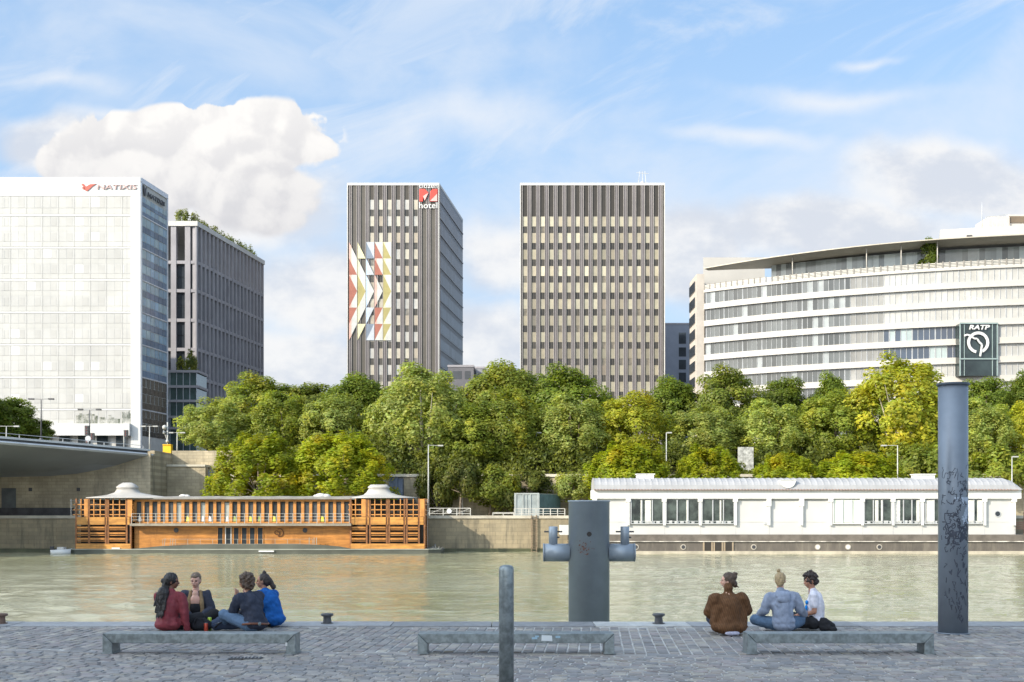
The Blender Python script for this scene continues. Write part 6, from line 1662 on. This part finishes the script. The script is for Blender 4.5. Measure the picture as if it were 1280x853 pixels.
def hand(m_, w, d, up, side=1, curl=.6):
    w = Vector(w); d = Vector(d).normalized(); up = Vector(up); up = (up - d * up.dot(d)).normalized(); ax = d.cross(up) * side
    for o_ in (-.026, -.009, .009, .026): capsule(m_, w + ax * o_ * .7, .016, w + d * .075 + ax * o_, .0125, 8)
    for i, (o_, L1) in enumerate(((-.030, .030), (-.010, .040), (.010, .038), (.029, .034))):
        b = w + d * .082 + ax * o_; m1 = b + d * L1 - up * L1 * curl * .5 + ax * o_ * .15; m2 = m1 + d * L1 * .55 - up * L1 * curl * 1.1
        capsule(m_, b, .0095, m1, .0088, 8); capsule(m_, m1, .0088, m2, .0075, 8)
    t0 = w + d * .02 + ax * -.024; t1 = t0 + d * .035 + ax * -.032 - up * .008; t2 = t1 + d * .032 - ax * -.002 - up * .012
    capsule(m_, t0, .0135, t1, .0105, 8); capsule(m_, t1, .0105, t2, .0085, 8)
def person(px_, Y, rz, label, j, skin, top, trous, hair, shoe=(.03, .03, .035), scale=1.0):
    x = PX(px_, Y)
    HR = Matrix.Rotation(j.get('yaw', 0), 3, 'Z') @ Matrix.Rotation(j.get('pitch', 0), 3, 'X')
    nk = Vector(j['neck']); hc = nk + Vector((0, .025, .145)) + Vector(j.get('hoff', (0, 0, 0)))
    Hh = lambda p: hc + HR @ Vector(p)
    m_ = MB()
    pel = Vector((0, 0, .13)); ch = Vector(j['chest'])
    ell(m_, pel, (.165, .13, .11)); capsule(m_, pel + Vector((0, 0, .05)), .115, ch, .12, 14)
    ell(m_, ch + Vector((0, 0, .02)), (.155, .10, .13)); 
    sh = [Vector(s_) for s_ in j['sh']]; el = [Vector(s_) for s_ in j['el']]; hd = [Vector(s_) for s_ in j['hd']]
    capsule(m_, sh[0], .05, sh[1], .05); capsule(m_, ch + Vector((0, 0, .08)), .09, nk, .055)
    capsule(m_, nk - Vector((0, 0, .03)), .052, Hh((0, -.015, -.05)), .048)
    # head
    ell(m_, Hh((0, -.008, .02)), (.073, .092, .092), HR); ell(m_, Hh((0, .022, -.035)), (.056, .066, .066), HR); ell(m_, Hh((0, .055, -.075)), (.026, .022, .020), HR)
    capsule(m_, Hh((0, .084, .012)), .009, Hh((0, .102, -.018)), .013, 8); ell(m_, Hh((0, .086, -.048)), (.024, .012, .011), HR)
    for s_ in (-1, 1):
        ell(m_, Hh((s_ * .073, -.008, -.008)), (.010, .018, .030), HR); ell(m_, Hh((s_ * .030, .070, .030)), (.024, .016, .010), HR)
        ell(m_, Hh((s_ * .036, .062, -.020)), (.022, .02, .02), HR)
    for i in (0, 1):
        capsule(m_, sh[i], .046, el[i], .038); capsule(m_, el[i], .037, hd[i], .026)
        d = (hd[i] - el[i]).normalized(); hdir = Vector(j.get('hdir', [None, None])[i]) if j.get('hdir') and j['hdir'][i] else d
        hand(m_, hd[i] + hdir * .015, hdir, j.get('hup', ((0, 0, 1), (0, 0, 1)))[i], 1 if i else -1, j.get('curl', .6))
    hp = [Vector((-.09, .02, .12)), Vector((.09, .02, .12))]; kn = [Vector(s_) for s_ in j['kn']]; an = [Vector(s_) for s_ in j['an']]
    tdir = [Vector(s_) for s_ in j.get('toe', ((.5, .8, -.1), (-.5, .8, -.1)))]
    for i in (0, 1):
        capsule(m_, hp[i], .085, kn[i], .058); capsule(m_, kn[i], .056, an[i], .038); t = tdir[i].normalized(); capsule(m_, an[i] - t * .03, .036, an[i] + t * .13, .028)
    body = fuse(m_, 'person', skin, None, .0075, 3)
    for v in body.data.vertices: pass
    body.location = (x, Y, 0.004); body.rotation_euler = (0, 0, rz); body.scale = (scale,) * 3
    tag(body, label, 'person', 'people sitting on the quay')
    # eyes and brows
    for s_ in (-1, 1):
        m2 = MB(); ell(m2, Hh((s_ * .030, .078, .010)), (.012, .007, .007), HR); m2.build('eye', M_eye, body)
        m2 = MB(); ell(m2, Hh((s_ * .031, .084, .031)), (.019, .005, .004), HR); m2.build('eyebrow', hair['mat'], body)
    m2 = MB(); ell(m2, Hh((0, .0965, -.049)), (.020, .004, .005), HR); m2.build('lips', pbr('lips', (.30, .11, .09), rough=.5), body)
    # top
    g = top.get('g', .022); m2 = MB(); sl = top.get('sleeve', 1.0)
    ell(m2, pel + Vector((0, 0, .03)), (.165 + g * 1.1, .13 + g, .10 + g * .6)); capsule(m2, pel + Vector((0, 0, .07)), .125 + g, ch, .128 + g, 16)
    ell(m2, ch + Vector((0, 0, .02)), (.165 + g, .11 + g, .14 + g)); capsule(m2, sh[0], .056 + g * .7, sh[1], .056 + g * .7, 14)
    for q in (0, 1): capsule(m2, sh[q] * .75 + ch * .25, .075 + g * .5, (nk * .75 + ch * .25), .055 + g * .5)
    if not top.get('open'): capsule(m2, ch + Vector((0, -.01, .1)), .10, nk - Vector((0, .005, .012)), .062 + g * .3)
    else: capsule(m2, ch + Vector((0, -.03, .1)), .10, nk - Vector((0, .03, .03)), .055 + g * .3)
    for q in (0, 1):
        if sl >= 1: capsule(m2, sh[q], .056 + g, el[q], .046 + g); capsule(m2, el[q], .046 + g, el[q].lerp(hd[q], min(1.0, sl - 0.02)), .034 + g * .7)
        else: capsule(m2, sh[q], .055 + g, sh[q].lerp(el[q], sl), .052 + g)
    if top.get('hem'): ell(m2, Vector(top['hem'][0]), top['hem'][1])
    if top.get('collar'):
        for q in (-1, 1): capsule(m2, (q * .165, .03, .47), .105, (q * .17, .03, .20), .115)
        capsule(m2, nk + Vector((0, -.012, -.02)), .078, nk + Vector((0, -.022, .06)), .072)
    tp = fuse(m2, top.get('name', 'jacket'), top['mat'], body, .010, 5, top.get('fold', .010) * 1.35, 9.0, (1, 1, .45), seed=px_)
    # trousers
    m2 = MB(); gt = .014
    ell(m2, pel - Vector((0, 0, .005)), (.172, .138, .112))
    for i in (0, 1): capsule(m2, hp[i], .092 + gt, kn[i], .066 + gt); capsule(m2, kn[i], .064 + gt, kn[i].lerp(an[i], .88), .044 + gt)
    fuse(m2, 'trousers', trous, body, .010, 4, .006, 10, seed=px_ + 3)
    for i in (0, 1):
        m2 = MB(); t = tdir[i].normalized(); capsule(m2, an[i] - t * .035, .043, an[i] + t * .13, .036); capsule(m2, an[i] - Vector((0, 0, .012)) - t * .03, .04, an[i] - Vector((0, 0, .014)) + t * .12, .036)
        fuse(m2, 'shoe', pbr('shoe_%d' % (sum(shoe) * 1000), shoe, rough=.6), body, .008, 3)
    # hair
    m2 = MB(); hv = hair.get('vol', .012)
    ell(m2, Hh((0, -.026, .035)), (.076 + hv, .088 + hv, .088 + hv), HR); ell(m2, Hh((0, -.055, -.01)), (.068 + hv, .058 + hv, .075), HR)
    for (c_, r_) in hair.get('balls', ()): ell(m2, Hh(c_), r_, HR)
    for (a, ra, b_, rb) in hair.get('caps', ()): capsule(m2, Hh(a), ra, Hh(b_), rb)
    for (a, ra, b_, rb) in hair.get('body', ()): capsule(m2, a, ra, b_, rb)
    fuse(m2, 'hair', hair['mat'], body, .006, 1, hair.get('fold', .006), hair.get('fs', 28), hair.get('fst', (1, 1, .5)), seed=px_)
    return body
M_eye = pbr('eye_dark', (.03, .02, .02), rough=.2)
def skinmat(n, c): 
    m = pbr(n, c, rough=.5, var=.1, vs=12, col2=tuple(min(1, a * b) for a, b in zip(c, (1.12, .98, .95))))
    m.node_tree.nodes['Principled BSDF'].inputs['Subsurface Weight'].default_value = .08
    return m
SK_D = skinmat('skin_brown', (.16, .075, .045)); SK_M = skinmat('skin_tan', (.36, .19, .12)); SK_L = skinmat('skin_fair', (.60, .37, .28))
def cloth(n, c, **k): return pbr(n, c, rough=.85, var=.18, vs=14, bump=.002, bs=90, spec=.25, **k)
H_black = pbr('hair_black', (.015, .012, .012), rough=.45, var=.4, vs=40); H_brown = pbr('hair_brown', (.085, .05, .03), rough=.5, var=.5, vs=40)
H_dark = pbr('hair_dark', (.035, .022, .018), rough=.5, var=.4, vs=40); H_blond = pbr('hair_blond', (.38, .27, .14), rough=.5, var=.35, vs=50)
D_navy = cloth('denim_navy', (.035, .045, .07)); D_blue = cloth('denim_blue', (.10, .16, .25)); D_black = cloth('black_cotton', (.022, .022, .025))

braids = [((x_, -.12 - abs(x_ + .03) * .1, .58), .022, (x_ * 1.25 - .01, -.175, z_), .014) for x_, z_ in ((-.10, .40), (-.08, .30), (-.06, .25), (-.04, .22), (-.02, .25), (.0, .22), (.02, .26), (.04, .34))]
p1 = person(211, 18.0, R(-18), 'person in a maroon jacket with very long black braids, seated at far left', dict(
    neck=(.01, .05, .60), chest=(0, .01, .38), yaw=R(-62), pitch=R(-6), sh=((-.175, .02, .53), (.175, .03, .52)), el=((-.22, .16, .33), (.245, .03, .29)), hd=((-.10, .36, .24), (.275, .055, .055)),
    hdir=(None, (.15, .5, -.25)), kn=((-.34, .30, .19), (.32, .32, .20)), an=((.10, .42, .07), (-.10, .36, .07))), SK_D,
    dict(mat=cloth('maroon_nylon', (.20, .035, .045), coat=.15), g=.030, fold=.013, hem=((0, -.01, .11), (.225, .17, .10))), D_black,
    dict(mat=H_black, vol=.018, balls=[((-.02, -.135, .0), (.045, .04, .038))], caps=[((0, -.07, -.02), .07, (.0, -.08, -.12), .075), ((-.05, -.05, -.05), .05, (-.05, -.09, -.16), .06)], body=braids + [((-.03, -.09, .60), .085, (-.03, -.115, .46), .075)], fold=.008))
p2 = person(245, 18.75, R(-170), 'person facing the viewer in an open dark jacket, second from left', dict(
    neck=(0, .04, .58), chest=(0, .01, .37), yaw=R(-12), pitch=R(-12), sh=((-.165, .03, .50), (.165, .03, .50)), el=((-.23, .08, .28), (.22, .10, .27)), hd=((-.12, .27, .20), (.10, .28, .22)),
    kn=((-.30, .22, .22), (.36, .20, .15)), an=((.04, .36, .08), (-.12, .30, .07)), curl=.9), SK_L,
    dict(mat=cloth('dark_bomber', (.045, .05, .07)), g=.026, open=True, fold=.010), D_black, dict(mat=pbr('hair_dark_blond', (.16, .11, .07), rough=.5, var=.4, vs=50), vol=.006, balls=[((0, .02, .075), (.062, .06, .035))]))
m2 = MB(); ell(m2, (0, .125, .40), (.085, .055, .115)); ell(m2, (0, .11, .52), (.05, .045, .06)); fuse(m2, 'neckline', SK_L, p2, .008, 2)
m2 = MB(); ell(m2, (0, .135, .30), (.105, .065, .10)); fuse(m2, 'vest_top', D_black, p2, .008, 2, .004)
for s_ in (-1, 1):
    m2 = MB(); capsule(m2, (s_ * .075, .07, .55), .03, (s_ * .10, .15, .38), .034); capsule(m2, (s_ * .10, .15, .38), .034, (s_ * .105, .15, .20), .036)
    fuse(m2, 'lapel', cloth('tan_lining', (.28, .19, .10)), p2, .009, 3, .004)
p3 = person(318, 17.9, R(52), 'person in a navy jacket raising a hand to the mouth, third from left', dict(
    neck=(-.01, .16, .60), chest=(0, .06, .38), yaw=R(28), pitch=R(-10), sh=((-.165, .14, .52), (.175, .10, .53)), el=((-.17, .30, .30), (.21, .26, .32)), hd=((-.05, .36, .50), (.10, .44, .24)),
    hdir=((.35, .25, .9), None), hup=((0, -1, .2), (0, 0, 1)), kn=((-.24, .42, .26), (.30, .36, .20)), an=((-.05, .60, .07), (.02, .42, .07)), curl=.7), SK_M,
    dict(mat=cloth('navy_jacket', (.035, .042, .065)), g=.028, fold=.012, hem=((0, -.02, .13), (.20, .16, .11))), D_blue,
    dict(mat=H_brown, vol=.026, balls=[((-.05, -.02, -.03), (.055, .07, .09)), ((.05, -.03, -.03), (.055, .07, .09)), ((0, -.075, -.03), (.08, .055, .10)), ((.02, -.05, .10), (.05, .05, .04)), ((0, .045, .09), (.06, .045, .03))], fold=.020, fs=22, fst=(1, 1, 1)))
m2 = MB(); n = 30
pts = [(.205 * math.cos(t), -.02 + .168 * math.sin(t), .135 + .012 * math.sin(2 * t)) for t in np.linspace(0, 2 * math.pi, n + 1)]; m2.tube(pts, .016, 8, cap=False)
m2.build('brown_belt', pbr('belt_leather', (.16, .055, .025), rough=.45, var=.3, vs=20), p3)
m2 = MB(); ell(m2, (-.06, -.19, .14), (.03, .012, .028)); m2.build('belt_buckle', M_galv, p3)
p4 = person(341, 18.75, R(68), 'person in a bright blue sweatshirt with a dark bun, fourth from left', dict(
    neck=(0, .16, .56), chest=(0, .05, .36), yaw=R(22), pitch=R(-4), sh=((-.165, .13, .49), (.165, .10, .49)), el=((-.22, .26, .30), (.20, .24, .28)), hd=((-.10, .42, .26), (.05, .42, .22)),
    kn=((-.28, .38, .20), (.30, .34, .19)), an=((.06, .46, .07), (-.06, .40, .07))), SK_M,
    dict(mat=cloth('royal_blue_fleece', (.012, .105, .36)), name='sweatshirt', g=.034, fold=.010, hem=((0, -.03, .12), (.205, .17, .11))), D_black,
    dict(mat=H_dark, vol=.008, balls=[((0, -.03, .138), (.034, .034, .032)), ((0, -.105, -.005), (.055, .05, .055))], caps=[((0, -.10, .02), .042, (.0, -.165, -.10), .040)]))
def cord(N, pos, base):
    s3 = N.sep(pos); w = N.noise(N.v('MULTIPLY', pos, (5, 5, 2)), 2.0, 3, .5); f = N.m('SINE', N.m('MULTIPLY', N.m('ADD', N.m('ADD', s3[0], N.m('MULTIPLY', s3[2], .30)), N.m('MULTIPLY', w, .05)), 210))
    k = N.ss(f, -1, 1, .80, 1.08); return N.mix(1.0, base, N.comb(k, k, k), 'MULTIPLY')
M_cord = cloth('brown_corduroy', (.13, .062, .028), patt=cord)
p5 = person(911, 17.55, R(4), 'person in a wide brown corduroy jacket looking left, first of the right group', dict(
    neck=(0, .05, .635), chest=(0, .0, .40), yaw=R(72), pitch=R(-4), sh=((-.19, .01, .52), (.19, .01, .52)), el=((-.27, .12, .33), (.29, .10, .34)), hd=((-.13, .33, .22), (.15, .33, .24)),
    kn=((-.16, .42, .20), (.18, .42, .20)), an=((-.04, .56, .07), (.06, .52, .07))), SK_L,
    dict(mat=M_cord, g=.044, fold=.013, hem=((0, -.01, .12), (.27, .19, .115)), collar=1), D_navy,
    dict(mat=H_brown, vol=.010, balls=[((0, -.09, .055), (.062, .055, .05)), ((0, -.115, .10), (.03, .045, .028)), ((.0, -.10, -.05), (.045, .04, .055))], caps=[((0, -.09, -.06), .02, (.01, -.155, -.10), .008)]))
m2 = MB(); ell(m2, (.01, -.17, .035), (.11, .04, .035)); fuse(m2, 'shirt_hem', cloth('pale_lilac_shirt', (.42, .42, .52)), p5, .008, 3, .004)
p6 = person(979, 17.9, R(-3), 'person in a grey blue hoodie with a blond bun, middle of the right group', dict(
    neck=(-.03, .05, .62), chest=(-.01, .01, .40), yaw=R(-14), pitch=R(-8), sh=((-.185, .03, .53), (.175, .03, .53)), el=((-.27, .05, .33), (.27, .10, .33)), hd=((-.33, .22, .22), (.36, .20, .25)),
    kn=((-.39, .20, .17), (.36, .26, .16)), an=((.02, .36, .08), (-.12, .30, .07))), SK_L,
    dict(mat=cloth('grey_blue_fleece', (.27, .31, .40)), name='hoodie', g=.026, sleeve=1.0, fold=.012, hem=((0, -.01, .10), (.185, .15, .095))), D_blue,
    dict(mat=H_blond, vol=.006, balls=[((-.025, -.045, .150), (.032, .030, .028)), ((0, -.06, -.05), (.05, .05, .05))]))
m2 = MB(); ell(m2, (-.01, -.055, .545), (.125, .085, .075)); ell(m2, (-.01, -.10, .50), (.10, .05, .06)); capsule(m2, (-.08, .02, .60), .035, (.07, .02, .60), .035)
fuse(m2, 'hood', cloth('grey_blue_fleece', (.27, .31, .40)), p6, .009, 4, .010, 12)
p7 = person(1019, 18.25, R(78), 'person in a white T-shirt with a blue print and curly dark hair, rightmost', dict(
    neck=(0, .05, .60), chest=(0, .0, .39), yaw=R(22), pitch=R(-14), sh=((-.16, .02, .52), (.16, .02, .52)), el=((-.19, .02, .29), (.19, .06, .29)), hd=((-.14, .22, .22), (.10, .25, .22)),
    kn=((-.26, .34, .16), (.28, .32, .17)), an=((.04, .40, .07), (-.06, .34, .07))), SK_M,
    dict(mat=cloth('white_cotton', (.70, .68, .74)), name='tshirt', g=.012, sleeve=.55, fold=.007), D_black,
    dict(mat=H_dark, vol=.020, balls=[((0, .03, .10), (.065, .05, .04)), ((0, -.02, .125), (.05, .05, .035)), ((0, -.08, .03), (.06, .04, .06)), ((.04, .0, .09), (.05, .06, .04)), ((-.04, .0, .09), (.05, .06, .04))], fold=.022, fs=30, fst=(1, 1, 1)))
for (c_, r_) in (((-.055, .128, .42), (.05, .022, .035)), ((-.06, .135, .33), (.055, .022, .055))):
    m2 = MB(); ell(m2, c_, r_); fuse(m2, 'blue_print', cloth('print_blue', (.01, .22, .62)), p7, .007, 1)
m2 = MB(); capsule(m2, (-.1, -.12, .10), .10, (-.02, -.24, .06), .06); capsule(m2, (-.18, .05, .12), .09, (-.16, .3, .12), .08); capsule(m2, (-.15, -.1, .06), .06, (-.2, -.28, .035), .03)
fuse(m2, 'black_skirt', D_black, p7, .01, 3, .016, 9)
# bags and drinks between the four people
def lump(name, loc, parts, mt, label, cat, extra=None, fold=.010):
    m2 = MB()
    for p in parts: capsule(m2, *p)
    o = fuse(m2, name, mt, None, .01, 4, fold, 8, seed=loc[0]); o.location = loc; tag(o, label, cat); 
    return o
Yb = 18.15
bp_ = lump('backpack', (PX(280, Yb), Yb, .004), [((-.13, 0, .09), .085, (.10, .05, .10), .09), ((-.05, 0, .13), .09, (.05, .05, .14), .07), ((.10, .05, .10), .09, (.2, .02, .08), .06)], cloth('navy_canvas', (.05, .07, .12)), 'slumped navy backpack on the setts between the two pairs', 'backpack')
m2 = MB(); m2.tube([(-.12, -.08, .05), (-.04, -.115, .12), (.06, -.08, .17), (.12, -.0, .18)], .012, 8); m2.build('strap', D_black, bp_)
m2 = MB(); m2.tube([(-.15, -.075, .10), (-.02, -.092, .135), (.1, -.045, .16)], .005, 6); m2.build('zip', M_galv, bp_)
hb_ = lump('handbag', (PX(251, 18.1), 18.1, .004), [((-.10, 0, .08), .075, (.08, .0, .09), .085), ((-.04, 0, .12), .08, (.04, 0, .14), .06)], cloth('black_canvas', (.02, .02, .025)), 'black cloth bag beside the sleeve of the maroon jacket', 'bag')
m2 = MB(); m2.tube([(-.08, -.06, .1), (-.04, -.08, .2), (.04, -.07, .2), (.08, -.06, .1)], .01, 8); m2.build('handle', D_black, hb_)
for (p, y_, c, lb, h) in ((257.5, 18.0, (.45, .06, .03), 'red drinks can between the black bag and the backpack', .13), (262, 18.2, (.45, .62, .06), 'lime green drinks can beside the navy backpack', .20)):
    x = PX(p, y_); m2 = MB(); m2.lathe([(.026, 0), (.031, .008), (.031, h - .012), (.025, h)], x, y_, 16)
    o = mesh_thing(m2, 'drinks_can', pbr('can_%d' % p, c, rough=.3, metal=.3), (x, y_, .004), lb, 'can'); o.location.z = .004
    m2 = MB(); m2.lathe([(.024, h + .001), (.024, h + .004)], x, y_, 14); m2.build('lid', M_galv, o)
